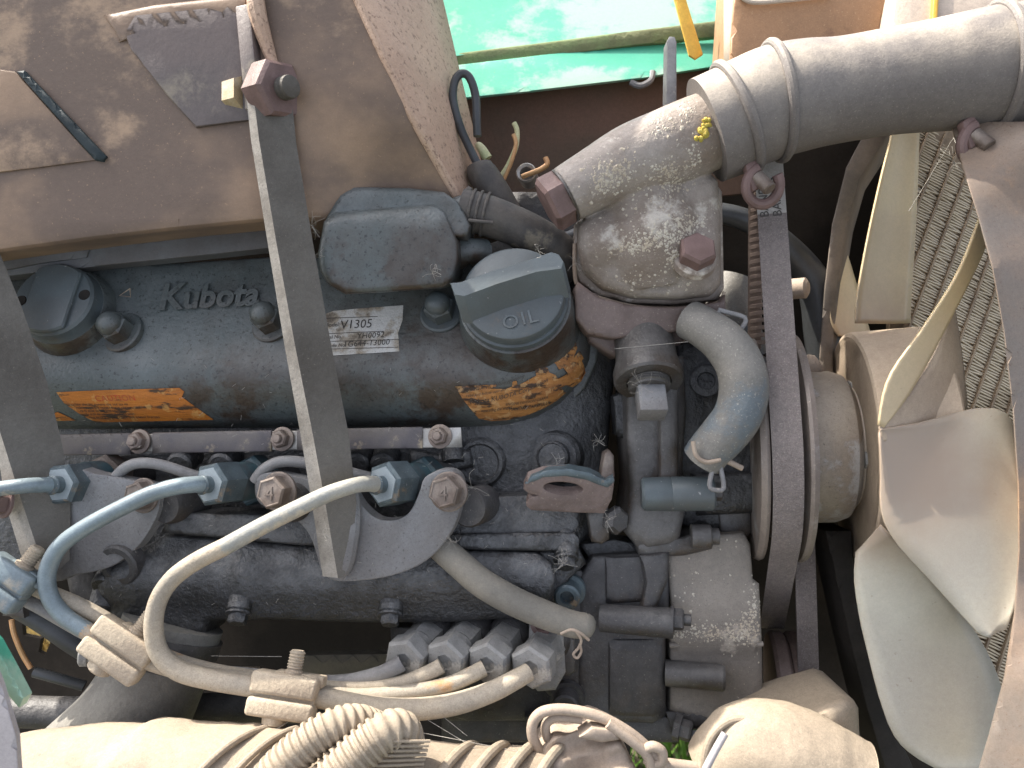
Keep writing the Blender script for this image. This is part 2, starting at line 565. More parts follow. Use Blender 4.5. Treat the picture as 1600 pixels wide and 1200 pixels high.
DUST = (0.36, 0.31, 0.25)
WSPK = (0.42, 0.42, 0.42)
M = dict(
    cover=mat('worn_teal_grey_paint', (0.082, 0.098, 0.098), (0.066, 0.067, 0.062), 0.33, ns=16, c3=(0.012, 0.012, 0.012), sp=0.57, sps=260, bump=0.32, bs=420, c4=(0.045, 0.031, 0.022), c4s=11, c4t=0.53, dust=((0.165, 0.18, 0.18), 0.6)),
    cap=mat('blue_grey_plastic', (0.088, 0.108, 0.116), (0.07, 0.08, 0.083), 0.4, ns=26, c3=WSPK, sp=0.66, sps=200, bump=0.1, bs=500, c4=(0.1, 0.085, 0.07), c4s=16, c4t=.6, grit=.12),
    cast=mat('oily_dark_casting', (0.042, 0.042, 0.044), (0.022, 0.021, 0.02), 0.35, ns=32, c3=(0.2, 0.2, 0.2), sp=0.63, sps=620, bump=0.75, bs=300, bd=0.001, spec=0.6, dust=((0.15, 0.15, 0.15), 0.8), grit=.3),
    castb=mat('dusty_dark_casting', (0.06, 0.057, 0.058), (0.035, 0.033, 0.033), 0.5, ns=26, c3=(0.26, 0.24, 0.21), sp=0.62, sps=520, bump=0.5, bs=360, spec=0.45, dust=((0.15, 0.145, 0.14), 0.6), c4=(0.045, 0.036, 0.03), c4s=14, c4t=.55, grit=.25),
    pump=mat('grey_oily_aluminium', (0.12, 0.113, 0.107), (0.058, 0.053, 0.049), 0.42, ns=24, c3=(0.36, 0.33, 0.3), sp=0.63, sps=520, bump=0.4, bs=360, c4=(0.055, 0.043, 0.034), c4s=16, c4t=0.54, grit=.22),
    crust=mat('pale_mineral_crust', (0.5, 0.46, 0.385), (0.42, 0.36, 0.28), 0.9, ns=60, bump=0.3, bs=800),
    brownc=mat('brown_stained_casting', (0.17, 0.125, 0.11), (0.115, 0.082, 0.07), 0.5, ns=30, c3=(0.34, 0.28, 0.21), sp=0.61, sps=480, bump=0.35, bs=380),
    thermo=mat('weathered_aluminium', (0.30, 0.265, 0.235), (0.19, 0.15, 0.12), 0.6, ns=14, c4=(0.46, 0.42, 0.365), c4s=20, c4t=0.555, c3=(0.5, 0.45, 0.38), sp=0.6, sps=300, bump=0.5, bs=330),
    front=mat('crusty_front_cover', (0.27, 0.24, 0.205), (0.185, 0.163, 0.14), 0.75, ns=11, c4=(0.36, 0.32, 0.27), c4s=26, c4t=0.57, c3=(0.1, 0.09, 0.08), sp=0.6, sps=480, bump=0.5, bs=360),
    tank=mat('rust_brown_primer', (0.30, 0.205, 0.137), (0.135, 0.098, 0.077), 0.5, ns=4.6, c3=(0.36, 0.24, 0.15), sp=0.62, sps=400, bump=0.1, bs=500, c4=(0.34, 0.24, 0.162), c4s=6, c4t=0.54, stretch=(0.75, 1, 1), wid=.075, mid=.49, grit=.1, spec=.3),
    tankside=mat('pitted_brown_primer', (0.48, 0.335, 0.24), (0.40, 0.27, 0.19), 0.6, ns=12, c3=(0.12, 0.07, 0.045), sp=0.55, sps=200, bump=0.5, bs=330),
    tankp=mat('brown_grey_plate', (0.13, 0.10, 0.09), (0.095, 0.078, 0.074), 0.45, ns=10, c3=(0.22, 0.16, 0.12), sp=0.65, sps=420, bump=0.15, c4=(0.19, 0.16, 0.125), c4s=14, c4t=0.54),
    iron=mat('blue_grey_flange', (0.115, 0.122, 0.13), (0.085, 0.08, 0.08), 0.55, ns=18, c3=WSPK, sp=0.74, sps=420, bump=0.15),
    strut=mat('dusty_steel_bar', (0.135, 0.125, 0.11), (0.075, 0.066, 0.056), 0.65, ns=12, c3=(0.26, 0.23, 0.19), sp=0.64, sps=460, bump=0.4, bs=420, spec=0.25, wid=0.2),
    lug=mat('dusty_steel_lug', (0.21, 0.212, 0.215), (0.15, 0.143, 0.14), 0.55, ns=16, c3=(0.06, 0.055, 0.05), sp=0.58, sps=420, bump=0.3, bs=420, grit=.2),
    edged=mat('dust_coated_bar_edge', (0.3, 0.275, 0.24), (0.2, 0.178, 0.15), 0.8, ns=40, c3=(0.1, 0.08, 0.07), sp=0.6, bump=0.15, bs=700, grit=.25),
    bolt=mat('brown_dusty_bolt', (0.21, 0.175, 0.15), (0.12, 0.092, 0.076), 0.5, metal=0.2, ns=60, c3=(0.32, 0.27, 0.22), sp=0.62, sps=600, bump=0.3),
    rustb=mat('purple_brown_rust_bolt', (0.18, 0.115, 0.105), (0.12, 0.075, 0.066), 0.6, ns=50, bump=0.3, c3=(0.25, 0.14, 0.09), sp=0.66),
    brass=mat('yellow_zinc_bolt', (0.52, 0.46, 0.34), (0.42, 0.33, 0.2), 0.5, metal=0.3, ns=60, bump=0.15),
    nut=mat('blue_zinc_nut', (0.115, 0.15, 0.165), (0.065, 0.085, 0.094), 0.42, metal=0.2, ns=50, c3=(0.5, 0.5, 0.48), sp=0.64, bump=0.25, c4=(0.2, 0.15, 0.1), c4s=40, c4t=0.58),
    dteal=mat('dark_teal_steel', (0.03, 0.043, 0.048), (0.022, 0.03, 0.034), 0.6, ns=30, bump=0.1, spec=0.2),
    wornz=mat('worn_zinc_face', (0.34, 0.39, 0.41), (0.25, 0.29, 0.31), 0.5, metal=0.15, ns=50, bump=0.3, c4=(0.2, 0.16, 0.12), c4s=50, c4t=0.62),
    teal=mat('teal_painted_steel', (0.045, 0.09, 0.105), (0.05, 0.06, 0.065), 0.45, ns=60, bump=0.15, c4=(0.16, 0.09, 0.05), c4s=45, c4t=0.66),
    pipeb=mat('blue_zinc_pipe', (0.20, 0.25, 0.275), (0.15, 0.185, 0.205), 0.42, metal=0.2, ns=30, bump=0.15, c4=(0.33, 0.30, 0.25), c4s=20, c4t=0.55),
    pipew=mat('pale_dusty_zinc_pipe', (0.34, 0.325, 0.28), (0.24, 0.255, 0.25), 0.5, metal=0.1, ns=18, bump=0.25, c4=(0.42, 0.37, 0.29), c4s=16, c4t=0.5, c3=(0.3, 0.27, 0.22), sp=0.62),
    piped=mat('dust_caked_pipe', (0.40, 0.34, 0.26), (0.3, 0.265, 0.215), 0.7, ns=22, bump=0.25, bs=600, c4=(0.42, 0.25, 0.12), c4s=20, c4t=0.58, c3=(0.2, 0.15, 0.1), sp=0.6, grit=.25),
    pipeg=mat('grey_dusty_pipe', (0.24, 0.235, 0.23), (0.17, 0.165, 0.165), 0.6, ns=30, bump=0.3, bs=500, c4=(0.42, 0.37, 0.31), c4s=26, c4t=0.6),
    dustm=mat('dust_caked_metal', (0.43, 0.36, 0.27), (0.33, 0.27, 0.205), 0.85, ns=30, bump=0.3, bs=600, c3=(0.3, 0.22, 0.15), sp=0.61, grit=.25),
    cream=mat('cream_dusty_rubber', (0.32, 0.262, 0.195), (0.24, 0.195, 0.145), 0.8, ns=9, bump=0.2, bs=700, c3=(0.42, 0.35, 0.27), sp=0.6, c4=(0.19, 0.158, 0.125), c4s=11, c4t=.58, grit=.25),
    creamp=mat('pinkish_dusty_plastic', (0.37, 0.295, 0.23), (0.29, 0.23, 0.18), 0.75, ns=24, bump=0.2, bs=600, c4=(0.22, 0.17, 0.13), c4s=20, c4t=.6, grit=.2),
    nutd=mat('grey_dusty_nut', (0.28, 0.275, 0.262), (0.19, 0.186, 0.18), 0.6, ns=50, c3=(0.12, 0.11, 0.1), sp=0.6, bump=0.4, c4=(0.36, 0.335, 0.295), c4s=40, c4t=0.54),
    rubber=mat('dusty_rubber_hose', (0.175, 0.158, 0.147), (0.135, 0.12, 0.113), 0.7, ns=14, c3=(0.36, 0.32, 0.27), sp=0.61, sps=600, bump=0.2, bs=900, dust=((0.42, 0.365, 0.295), 0.95), grit=.2),
    bypass=mat('pale_dusty_hose', (0.195, 0.183, 0.163), (0.14, 0.135, 0.123), 0.6, ns=20, c4=(0.105, 0.125, 0.138), c4s=13, c4t=0.54, c3=(0.45, 0.42, 0.37), sp=0.6, bump=0.35, bs=500),
    rub2=mat('black_rubber', (0.05, 0.054, 0.058), (0.032, 0.034, 0.036), 0.42, ns=30, bump=0.15, spec=0.5),
    rub3=mat('brown_black_rubber', (0.09, 0.078, 0.066), (0.05, 0.045, 0.042), 0.6, ns=40, bump=0.3, c4=(0.16, 0.135, 0.1), c4s=25, c4t=0.56),
    grub=mat('grey_rubber_elbow', (0.2, 0.192, 0.172), (0.15, 0.143, 0.13), 0.8, ns=30, c3=(0.32, 0.3, 0.26), sp=0.62, bump=0.6, bs=300, spec=0.2),
    oldhose=mat('olive_dusty_hose', (0.22, 0.2, 0.165), (0.15, 0.14, 0.12), 0.75, ns=22, c3=(0.4, 0.36, 0.28), sp=0.7, bump=0.25),
    belt=mat('worn_belt_fabric', (0.22, 0.19, 0.178), (0.165, 0.142, 0.135), 0.9, ns=14, c3=(0.38, 0.33, 0.3), sp=0.56, sps=700, bump=0.8, bs=1100, spec=0.2, grit=.3),
    beltp=mat('printed_belt_back', (0.40, 0.375, 0.345), (0.33, 0.31, 0.285), 0.85, ns=30, c3=(0.5, 0.48, 0.44), sp=0.6, sps=700, bump=0.4, bs=1100),  # lighter copy of the belt, sunlight put into its colour
    cog=mat('brown_belt_side', (0.23, 0.17, 0.135), (0.17, 0.125, 0.10), 0.9, ns=30, bump=0.2),
    pulley=mat('grey_stained_pulley', (0.22, 0.185, 0.16), (0.15, 0.122, 0.105), 0.5, metal=0.1, ns=18, bump=0.25, c4=(0.27, 0.255, 0.24), c4s=16, c4t=0.5, c3=(0.42, 0.36, 0.28), sp=0.61),
    boss=mat('stained_aluminium_boss', (0.36, 0.31, 0.25), (0.24, 0.2, 0.165), 0.45, metal=0.1, ns=16, bump=0.3, bs=300, c4=(0.42, 0.41, 0.4), c4s=16, c4t=0.5, c3=(0.08, 0.07, 0.06), sp=0.6),
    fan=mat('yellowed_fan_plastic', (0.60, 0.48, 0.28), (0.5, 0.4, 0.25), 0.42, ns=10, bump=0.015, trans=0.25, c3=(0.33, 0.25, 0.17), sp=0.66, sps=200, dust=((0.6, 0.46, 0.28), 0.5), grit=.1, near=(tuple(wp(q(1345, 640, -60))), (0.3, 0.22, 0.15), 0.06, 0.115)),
    fanb=mat('pale_fan_plastic', (0.44, 0.42, 0.345), (0.36, 0.335, 0.28), 0.4, ns=7, bump=0.015, trans=0.25, c3=(0.22, 0.18, 0.14), sp=0.66, sps=150, grit=.1, near=(tuple(wp(q(1385, 720, 90))), (0.3, 0.235, 0.18), 0.045, 0.098)),  # browner root is shading put into the blade colour
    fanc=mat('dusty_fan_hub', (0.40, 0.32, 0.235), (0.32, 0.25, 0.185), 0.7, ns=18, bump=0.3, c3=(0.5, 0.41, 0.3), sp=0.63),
    core=mat('dusty_radiator_fin', (0.62, 0.53, 0.39), (0.44, 0.36, 0.25), 0.8, ns=14, bump=0.1),
    coret=mat('radiator_tube', (0.30, 0.225, 0.15), (0.21, 0.155, 0.105), 0.8, ns=40, bump=0.2),
    shroud=mat('rusty_shroud_paint', (0.17, 0.145, 0.125), (0.235, 0.165, 0.115), 0.45, ns=7, bump=0.1, c4=(0.33, 0.21, 0.125), c4s=9, c4t=0.53, c3=(0.12, 0.06, 0.04), sp=0.6),
    shroudd=mat('dark_shroud', (0.16, 0.13, 0.105), (0.09, 0.078, 0.066), 0.6, ns=20, bump=0.15),
    shadowm=mat('dark_plastic', (0.032, 0.028, 0.025), (0.02, 0.018, 0.016), 0.7, ns=20, bump=0.1, spec=0.15),
    green=mat('sun_faded_green_paint', (0.065, 0.36, 0.24), (0.105, 0.40, 0.285), 0.4, ns=10, bump=0.05, c4=(0.3, 0.47, 0.36), c4s=7, c4t=0.48, c3=(0.3, 0.3, 0.2), sp=0.64, grit=.08),  # green with paler patches scattered over it
    moss=mat('dirty_green_edge', (0.17, 0.22, 0.09), (0.14, 0.15, 0.07), 0.8, ns=40, bump=0.4),
    plate=mat('dark_brown_oxide_plate', (0.15, 0.088, 0.062), (0.11, 0.078, 0.056), 0.7, ns=10, bump=0.2, c3=(0.2, 0.14, 0.1), sp=0.66, spec=0.2),
    yellow=mat('yellow_strap', (0.72, 0.44, 0.06), (0.62, 0.36, 0.05), 0.5, ns=30, bump=0.1),
    air=mat('rusted_air_box', (0.36, 0.20, 0.10), (0.29, 0.165, 0.085), 0.55, ns=12, bump=0.2, c3=(0.5, 0.32, 0.18), sp=0.6, c4=(0.2, 0.11, 0.06), c4s=16, c4t=0.6),
    airw=mat('dusty_pale_corner', (0.5, 0.43, 0.35), (0.44, 0.37, 0.29), 0.6, ns=15, bump=0.1),
    topt=mat('dusty_radiator_tank', (0.5, 0.42, 0.34), (0.36, 0.29, 0.24), 0.6, ns=12, bump=0.2, c3=(0.3, 0.2, 0.15), sp=0.67),
    steel=mat('old_bright_steel', (0.5, 0.48, 0.45), (0.38, 0.35, 0.31), 0.4, metal=0.6, ns=40, bump=0.15, c3=(0.1, 0.08, 0.06), sp=0.66, sps=380),
    sleeve=mat('mottled_sleeve', (0.155, 0.135, 0.12), (0.095, 0.085, 0.09), 0.55, ns=26, bump=0.2, c4=(0.33, 0.27, 0.19), c4s=38, c4t=0.57),
    busnut=mat('dirty_small_nut', (0.28, 0.23, 0.19), (0.18, 0.14, 0.12), 0.5, metal=0.4, ns=60, bump=0.25),
    copper=mat('copper_wire', (0.6, 0.33, 0.16), (0.5, 0.3, 0.14), 0.4, metal=0.4, ns=60, bump=0.1),
    gwire=mat('pale_green_wire', (0.55, 0.5, 0.3), (0.4, 0.42, 0.22), 0.5, ns=60, bump=0.1),
    web=mat('pale_thread', (0.4, 0.38, 0.34), (0.3, 0.28, 0.25), 0.8, ns=50, bump=0),
    print=mat('black_print', (0.04, 0.035, 0.03), (0.05, 0.04, 0.035), 0.7, ns=200, bump=0),
    redp=mat('red_print', (0.5, 0.06, 0.02), (0.35, 0.08, 0.03), 0.7, ns=200, bump=0),
    beltprint=mat('grey_belt_print', (0.07, 0.065, 0.06), (0.06, 0.055, 0.05), 0.8, ns=200, bump=0),
    label=mat('worn_white_nameplate', (0.5, 0.49, 0.465), (0.3, 0.255, 0.195), 0.5, ns=50, bump=0.4, bs=600, c4=(0.13, 0.105, 0.08), c4s=46, c4t=0.54, c3=(0.13, 0.1, 0.08), sp=0.6, sps=450, mid=0.53, wid=0.06),
    orange=mat('torn_orange_sticker', (0.50, 0.165, 0.02), (0.37, 0.12, 0.018), 0.55, ns=60, bump=0.4, bs=300, c4=(0.06, 0.032, 0.016), c4s=150, c4t=0.53, c3=(0.55, 0.3, 0.09), sp=0.56, sps=90, stretch=(0.3, 1.5, 1.5)),
    tan=mat('weathered_tan_sticker', (0.37, 0.165, 0.045), (0.27, 0.11, 0.03), 0.65, ns=60, bump=0.8, bs=260, c4=(0.05, 0.026, 0.014), c4s=130, c4t=0.51, c3=(0.5, 0.3, 0.13), sp=0.52, sps=100, stretch=(0.35, 1.5, 1.6)),
    gasket=mat('dried_gasket_edge', (0.42, 0.34, 0.25), (0.28, 0.21, 0.16), 0.8, ns=60, bump=0.3),
    yel2=mat('yellow_residue', (0.6, 0.4, 0.06), (0.45, 0.4, 0.08), 0.6, ns=120, bump=0.3),
    ground=mat('dark_damp_ground', (0.12, 0.10, 0.065), (0.07, 0.06, 0.04), 0.9, ns=9, bump=0.4, c4=(0.05, 0.085, 0.02), c4s=3, c4t=0.5),  # darkened so less sunlight bounces up under the engine
    grass=mat('grass_blade', (0.08, 0.17, 0.02), (0.12, 0.2, 0.04), 0.6, ns=9, bump=0.0),
    straw=mat('dry_straw', (0.6, 0.5, 0.27), (0.5, 0.43, 0.25), 0.7, ns=9, bump=0.0),
    wall=mat('dark_bay_sheet', (0.045, 0.037, 0.03), (0.022, 0.019, 0.016), 0.9, ns=7, bump=0.1, spec=0.05),  # near-black sheet that stands in for the shade in the gaps
    lav=mat('pale_lavender_panel', (0.42, 0.39, 0.39), (0.36, 0.33, 0.33), 0.6, ns=9, bump=0.05),
)
DZB = 0.10


def bz(px, base=0.0):
    return base + DZB * (px - 800)


AX = Vector((0.975, 0.03, 0.2)).normalized()     # crankshaft direction


# ------------------------------------------------------------------ the setting
g = MB()
gx = [CAM + Vector((x, y, -CAM.z)) for x, y in ((-60, -40), (60, -40), (60, 120), (-60, 120))]
gm = bpy.data.meshes.new('ground')
gm.from_pydata([tuple(v) for v in gx], [], [(0, 1, 2, 3)])
gm.materials.append(M['ground'])
go = bpy.data.objects.new('ground', gm)
SC.collection.objects.link(go)
go['kind'] = 'structure'
# tufts of grass below the engine
def tuft(px, py, name, m, n, spread, seed):
    """blades of grass round the spot of ground seen at (px, py)"""
    gb = bmesh.new()
    rg = random.Random(seed)
    d = (ROT @ Vector((px - 800, -(py - 600), -F))).normalized()
    hit = CAM + d * (CAM.z / -d.z)
    for i in range(n):
        x, y = hit.x + rg.gauss(0, spread), hit.y + rg.gauss(0, spread)
        a, h, w = rg.uniform(0, 6.28), rg.uniform(0.05, 0.14), rg.uniform(0.003, 0.007)
        dx, dy = math.cos(a), math.sin(a)
        lx, ly = rg.uniform(-.05, .05), rg.uniform(-.05, .05)
        vv = [gb.verts.new(p) for p in ((x - dx * w, y - dy * w, 0), (x + dx * w, y + dy * w, 0), (x + lx * .5 + dx * w * .7, y + ly * .5 + dy * w * .7, h * .6), (x + lx, y + ly, h), (x + lx * .5 - dx * w * .7, y + ly * .5 - dy * w * .7, h * .6))]
        gb.faces.new(vv)
    gme = bpy.data.meshes.new(name)
    gb.to_mesh(gme)
    gb.free()
    gme.materials.append(m)
    gro = bpy.data.objects.new(name, gme)
    SC.collection.objects.link(gro)
    gro['kind'] = 'stuff'


tuft(1062, 1175, 'grass', M['grass'], 700, 0.16, 3)
tuft(55, 985, 'straw', M['straw'], 900, 0.12, 4)

# dark sheet wall added to make the gaps look black, behind and under everything
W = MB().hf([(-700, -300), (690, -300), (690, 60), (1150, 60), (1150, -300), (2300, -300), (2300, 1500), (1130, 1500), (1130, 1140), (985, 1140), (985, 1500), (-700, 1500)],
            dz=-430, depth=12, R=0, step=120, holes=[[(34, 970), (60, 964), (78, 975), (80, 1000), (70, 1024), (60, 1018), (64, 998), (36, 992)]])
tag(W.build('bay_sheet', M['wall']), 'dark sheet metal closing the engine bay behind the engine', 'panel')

# ------------------------------------------------------------------ rusty tank, upper left
tank = thing('fuel_tank', 'rust brown steel tank overhanging the engine, with welded plates', 'tank', (300, 200, 0))


def sstep(t):
    t = max(0.0, min(1.0, t))
    return t * t * (3 - 2 * t)


def tz(px, py):
    return 62 + (390 - py) * 0.03 + (px - 300) * 0.05 - 95 * sstep((px - 400) / 260) * sstep((py - 130) / 240)


MB().hf([(-420, -640), (395, -640), (480, -180), (556, -10), (603, 92), (650, 190), (690, 262), (716, 312), (728, 345), (600, 348), (436, 345), (280, 360), (140, 376), (-20, 398), (-420, 460)],
        dz=tz, depth=230, R=16, step=40, dirn=(0.1, 0.1, -1)).build('front_sheet', M['tank'], tank)
# pitted right-hand side, running back from the rounded edge
rows = []
ea = [(392, -640), (477, -180), (553, -10), (600, 92), (647, 190), (687, 262), (713, 308), (728, 345)]
eb = [(600, -640), (645, -180), (688, -10), (712, 92), (735, 190), (752, 262), (764, 305), (772, 345)]
for k in range(6):
    t = k / 5
    rows.append([q(a[0] + (b[0] - a[0]) * t, a[1] + (b[1] - a[1]) * t, tz(*a) + 1 - 4 * t - 190 * t ** 1.5) for a, b in zip(ea, eb)])
MB().loft(rows).build('side_sheet', M['tankside'], tank, solid=5)
# weld bead along the edge
MB().tube([(a[0] + 1, a[1], tz(*a) - 5) for a in ea[1:]], 7, seg=10).build('weld_bead', M['tankside'], tank)
MB().hf([(182, 24), (384, 4), (392, 60), (400, 186), (306, 199), (262, 150), (205, 78)], dz=lambda x, y: tz(x, y) + 7, depth=12, R=3, step=30).build('mounting_plate', M['tankp'], tank)
MB().hf([(162, 24), (240, 8), (384, -8), (388, 30), (300, 42), (240, 50), (186, 66), (180, 50)], dz=lambda x, y: tz(x, y) + 7, depth=12, R=6, step=14).build('folded_lip', M['tank'], tank)
MB().hf([(26, 112), (38, 110), (166, 244), (160, 252), (148, 250)], dz=lambda x, y: tz(x, y) + 9, depth=16, R=4, step=14).build('stiffener', M['dteal'], tank)
MB().hf([(-60, 100), (24, 112), (148, 250), (60, 262), (-60, 276)], dz=lambda x, y: tz(x, y) + 4, depth=8, R=2, step=30).build('patch_plate', M['tank'], tank)
MB().hf([(-60, 404), (140, 384), (285, 365), (424, 347), (440, 386), (290, 402), (150, 416), (-60, 440)], dz=lambda x, y: tz(x, y) - 100, depth=36, R=3, step=24).build('bottom_flange', M['iron'], tank)
MB().hf([(-60, 398), (120, 380), (142, 380), (135, 402), (60, 412), (-60, 436)], dz=lambda x, y: tz(x, y) - 94, depth=8, R=2, step=24).build('flange_patch', M['iron'], tank)
# tab welded to the tank that takes the strut bolt
MB().box((q(391, 96, 92) + q(397, 96, 60)) / 2 + Vector((2, 0, -6)), (12, 0, 4), (8, -76, 2), (4, 0, -22), 3).build('bolt_tab', M['tankp'], tank)
MB().tube([(398, -30, tz(398, -30) + 10), (402, 20, tz(400, 20) + 12), (420, 80, tz(420, 80) + 5), (432, 112, tz(430, 110) + 4)], [12, 14, 10, 6], seg=10).build('weld_bead', M['tankside'], tank)

# ------------------------------------------------------------------ struts


def bar(path, wv, tv, wsc):
    """L-shaped outline: junction edge path, wide face vector, thin edge vector (each scaled along the path)"""
    rows = []
    for (px, py, dz), (w, t) in zip(path, wsc):
        j = q(px, py, dz)
        W_, T_ = Vector(wv) * w, Vector(tv) * t
        rows.append([j, j + W_ * .03 + Vector((0, 0, 0)), j + W_, j + W_ + T_, j + T_])
    return MB().loft(rows, closed=True, caps=True)


def dusty_edge(o, m):
    o.data.materials.append(m)
    n = len(o.data.polygons) - 2
    for i, p in enumerate(o.data.polygons):
        if i < n and i % 5 in (3, 4):
            p.material_index = 1
    return o


strut = thing('support_strut', 'dusty steel flat bar crossing the valve cover down to a curved lug', 'support bar', (520, 880, 40))
bar([(393, 124, 98), (405, 220, 100), (432, 380, 98), (461, 540, 90), (489, 680, 80), (509, 790, 72), (522, 868, 64), (528, 903, 58)],
    (1, 0.02, -0.36), (-1, 0, -0.35), [(50, 12), (48, 13), (48, 14), (48, 17), (48, 20), (42, 22), (24, 24), (8, 25)]).build('flat_bar', M['strut'], strut, ang=25)
dusty_edge(strut.children[-1], M['edged'])
lugo = [(398, 762), (404, 744), (424, 738), (446, 741), (500, 752), (545, 762), (566, 790), (590, 810), (618, 812), (640, 800), (655, 770), (664, 746), (690, 734), (712, 738), (722, 756), (720, 790), (706, 830), (676, 868), (640, 890), (590, 904), (530, 908), (506, 896), (496, 870), (484, 836), (462, 812), (430, 800), (404, 784)]
MB().hf(lugo, dz=lambda x, y: 44 + DZB * (x - 600) - abs(x - 600) * 0.03, depth=20, R=2.5, step=16, dirn=(0.22, 0.06, -1), smooth=4).build('lug_plate', M['lug'], strut)
MB().tube([(557, 770, 44), (553, 800, 46), (548, 840, 46), (540, 880, 46), (532, 903, 46)], [4, 11, 13, 13, 6], seg=10).build('weld_bead', M['lug'], strut)


def hexbolt(parent, px, py, dz, axis, r, h, m, washer=1.25, mark=None, ph=0.3):
    b = MB()
    c = q(px, py, dz)
    a = Vector(axis).normalized()
    b.lathe(c, a, [(0, r * washer), (h * 0.16, r * washer), (h * 0.22, r * washer * 0.93), (h * .22, 0)], seg=28)
    b.lathe(c + a * h * 0.2, a, [(0, r * 1.03), (h * 0.72, r * 1.03), (h * 0.84, r * 0.9), (h * .84, r * .84), (h * 0.79, r * .8), (h * .79, 0)], seg=6, ph=ph)
    o = b.build('hex_bolt', m, parent, ang=25)
    if mark:
        x, y, _ = frame(a)
        f = c + a * h * 0.99
        MB().text(mark, lambda u, v, w: f + x * (u - r * .3) + y * (v - r * .42) + a * (w - h * .02), size=r * 1.15, extrude=0.8).build('grade_mark', m, o)
    return o


BA = (-0.28, 0.06, 0.95)
hexbolt(strut, 437, 768, 48, BA, 25, 26, M['bolt'], mark='4')
hexbolt(strut, 702, 768, 66, BA, 25, 26, M['bolt'], mark='4')
for px, py in ((446, 778), (722, 786)):
    MB().lathe(q(px + 14, py + 6, 22), BA, [(-60, 31), (8, 31), (14, 28)], seg=28).build('spacer', M['castb'], strut)
# upper bolt and nut through the tank tab
MB().lathe(q(366, 152, 62), (0.9, 0.02, 0.43), [(-4, 24), (0, 29), (26, 30), (27, 0)], seg=6, ph=.5).build('hex_bolt', M['brass'], strut)
nb = (0.80, -0.06, 0.60)
nbv = Vector(nb).normalized()
MB().lathe(q(417, 146, 72), nb, [(0, 46), (6, 47), (37, 46), (42, 40), (42, 0)], seg=6, ph=.15).build('hex_nut', M['rustb'], strut)
MB().lathe(q(417, 146, 72) + nbv * 40, nb, [(0, 18), (6, 18), (8, 15.5), (10, 18), (12, 15.5), (14, 18), (19, 17), (20, 15), (20, 0)], seg=24).build('stud_end', M['strut'], strut)

strutl = thing('support_strut', 'dark flat bar at the left picture edge, behind a blue fuel pipe', 'support bar', (60, 880, 40))
bar([(-190, 110, 84), (-98, 380, 72), (-60, 480, 70), (-24, 600, 66), (8, 700, 62), (36, 790, 56), (66, 880, 50), (72, 900, 48)],
    (1, 0.02, -0.6), (-1, 0, -0.35), [(62, 12), (62, 12), (64, 12), (67, 14), (62, 16), (52, 34), (30, 38), (8, 38)]).build('flat_bar', M['strut'], strutl, ang=25)
dusty_edge(strutl.children[-1], M['edged'])
MB().hf([(60, 800), (96, 730), (150, 740), (215, 752), (246, 762), (250, 790), (238, 822), (212, 858), (172, 886), (120, 898), (80, 902)],
        dz=22, depth=20, R=2.5, step=16, dirn=(0.22, 0.05, -1), smooth=4).build('lug_plate', M['lug'], strutl)
hexbolt(strutl, 226, 774, 24, BA, 22, 22, M['bolt'])
hexbolt(strutl, 8, 782, 60, (-.5, .1, .86), 22, 22, M['rustb'])
MB().lathe(q(268, 790, 0), BA, [(-60, 28), (8, 28), (14, 25)], seg=28).build('spacer', M['castb'], strutl)

# ------------------------------------------------------------------ valve cover
CB = [(-120, 672), (80, 671), (400, 669), (600, 668), (740, 667), (790, 664), (838, 652), (876, 630), (904, 600), (921, 562), (926, 520), (921, 470), (905, 425)]
CT = [(905, 425), (890, 392), (850, 376), (790, 372), (740, 390), (640, 405), (420, 402), (300, 410), (140, 418), (-120, 440)]


def odist(p, pl):
    best = 1e18
    x, y = p
    for (ax, ay), (bx, by) in zip(pl, pl[1:]):
        dx, dy = bx - ax, by - ay
        t = max(0, min(1, ((x - ax) * dx + (y - ay) * dy) / (dx * dx + dy * dy)))
        d = (ax + dx * t - x) ** 2 + (ay + dy * t - y) ** 2
        best = min(best, d)
    return math.sqrt(best)


def cover_dz(px, py):
    z = bz(px, 24) - max(0, 580 - py) * 0.42
    d = odist((px, py), CB)
    Rr = 100
    if d < Rr:
        u = 1 - d / Rr
        z -= Rr * 0.85 * (1 - math.sqrt(max(0, 1 - u * u)))
    return z


cover = thing('valve_cover', 'worn teal-grey cast valve cover with raised lettering, running along the engine', 'valve cover', (450, 560, 0))
MB().hf(CB + CT[1:], dz=cover_dz, depth=50, R=3, step=13).build('cover_body', M['cover'], cover, ang=50)
# flange under the cover
fl = [(-120, 683), (400, 680), (740, 678), (795, 675), (846, 662), (886, 638), (915, 606), (933, 566), (938, 520), (932, 466), (900, 430), (800, 560), (-120, 560)]
MB().hf(fl, dz=lambda x, y: bz(x, -68), depth=24, R=5, step=24).build('cover_flange', M['cover'], cover)


def on_cover(px0, py0, ang, off=0.6, cx=1.0, cy=1.0):
    ca, sa = math.cos(R_(ang)), math.sin(R_(ang))

    def fn(x, y, z):
        px = px0 + (x * ca + y * sa) * cx
        py = py0 + (x * sa - y * ca) * cy
        return q(px, py, cover_dz(px, py) + off + z)
    return fn


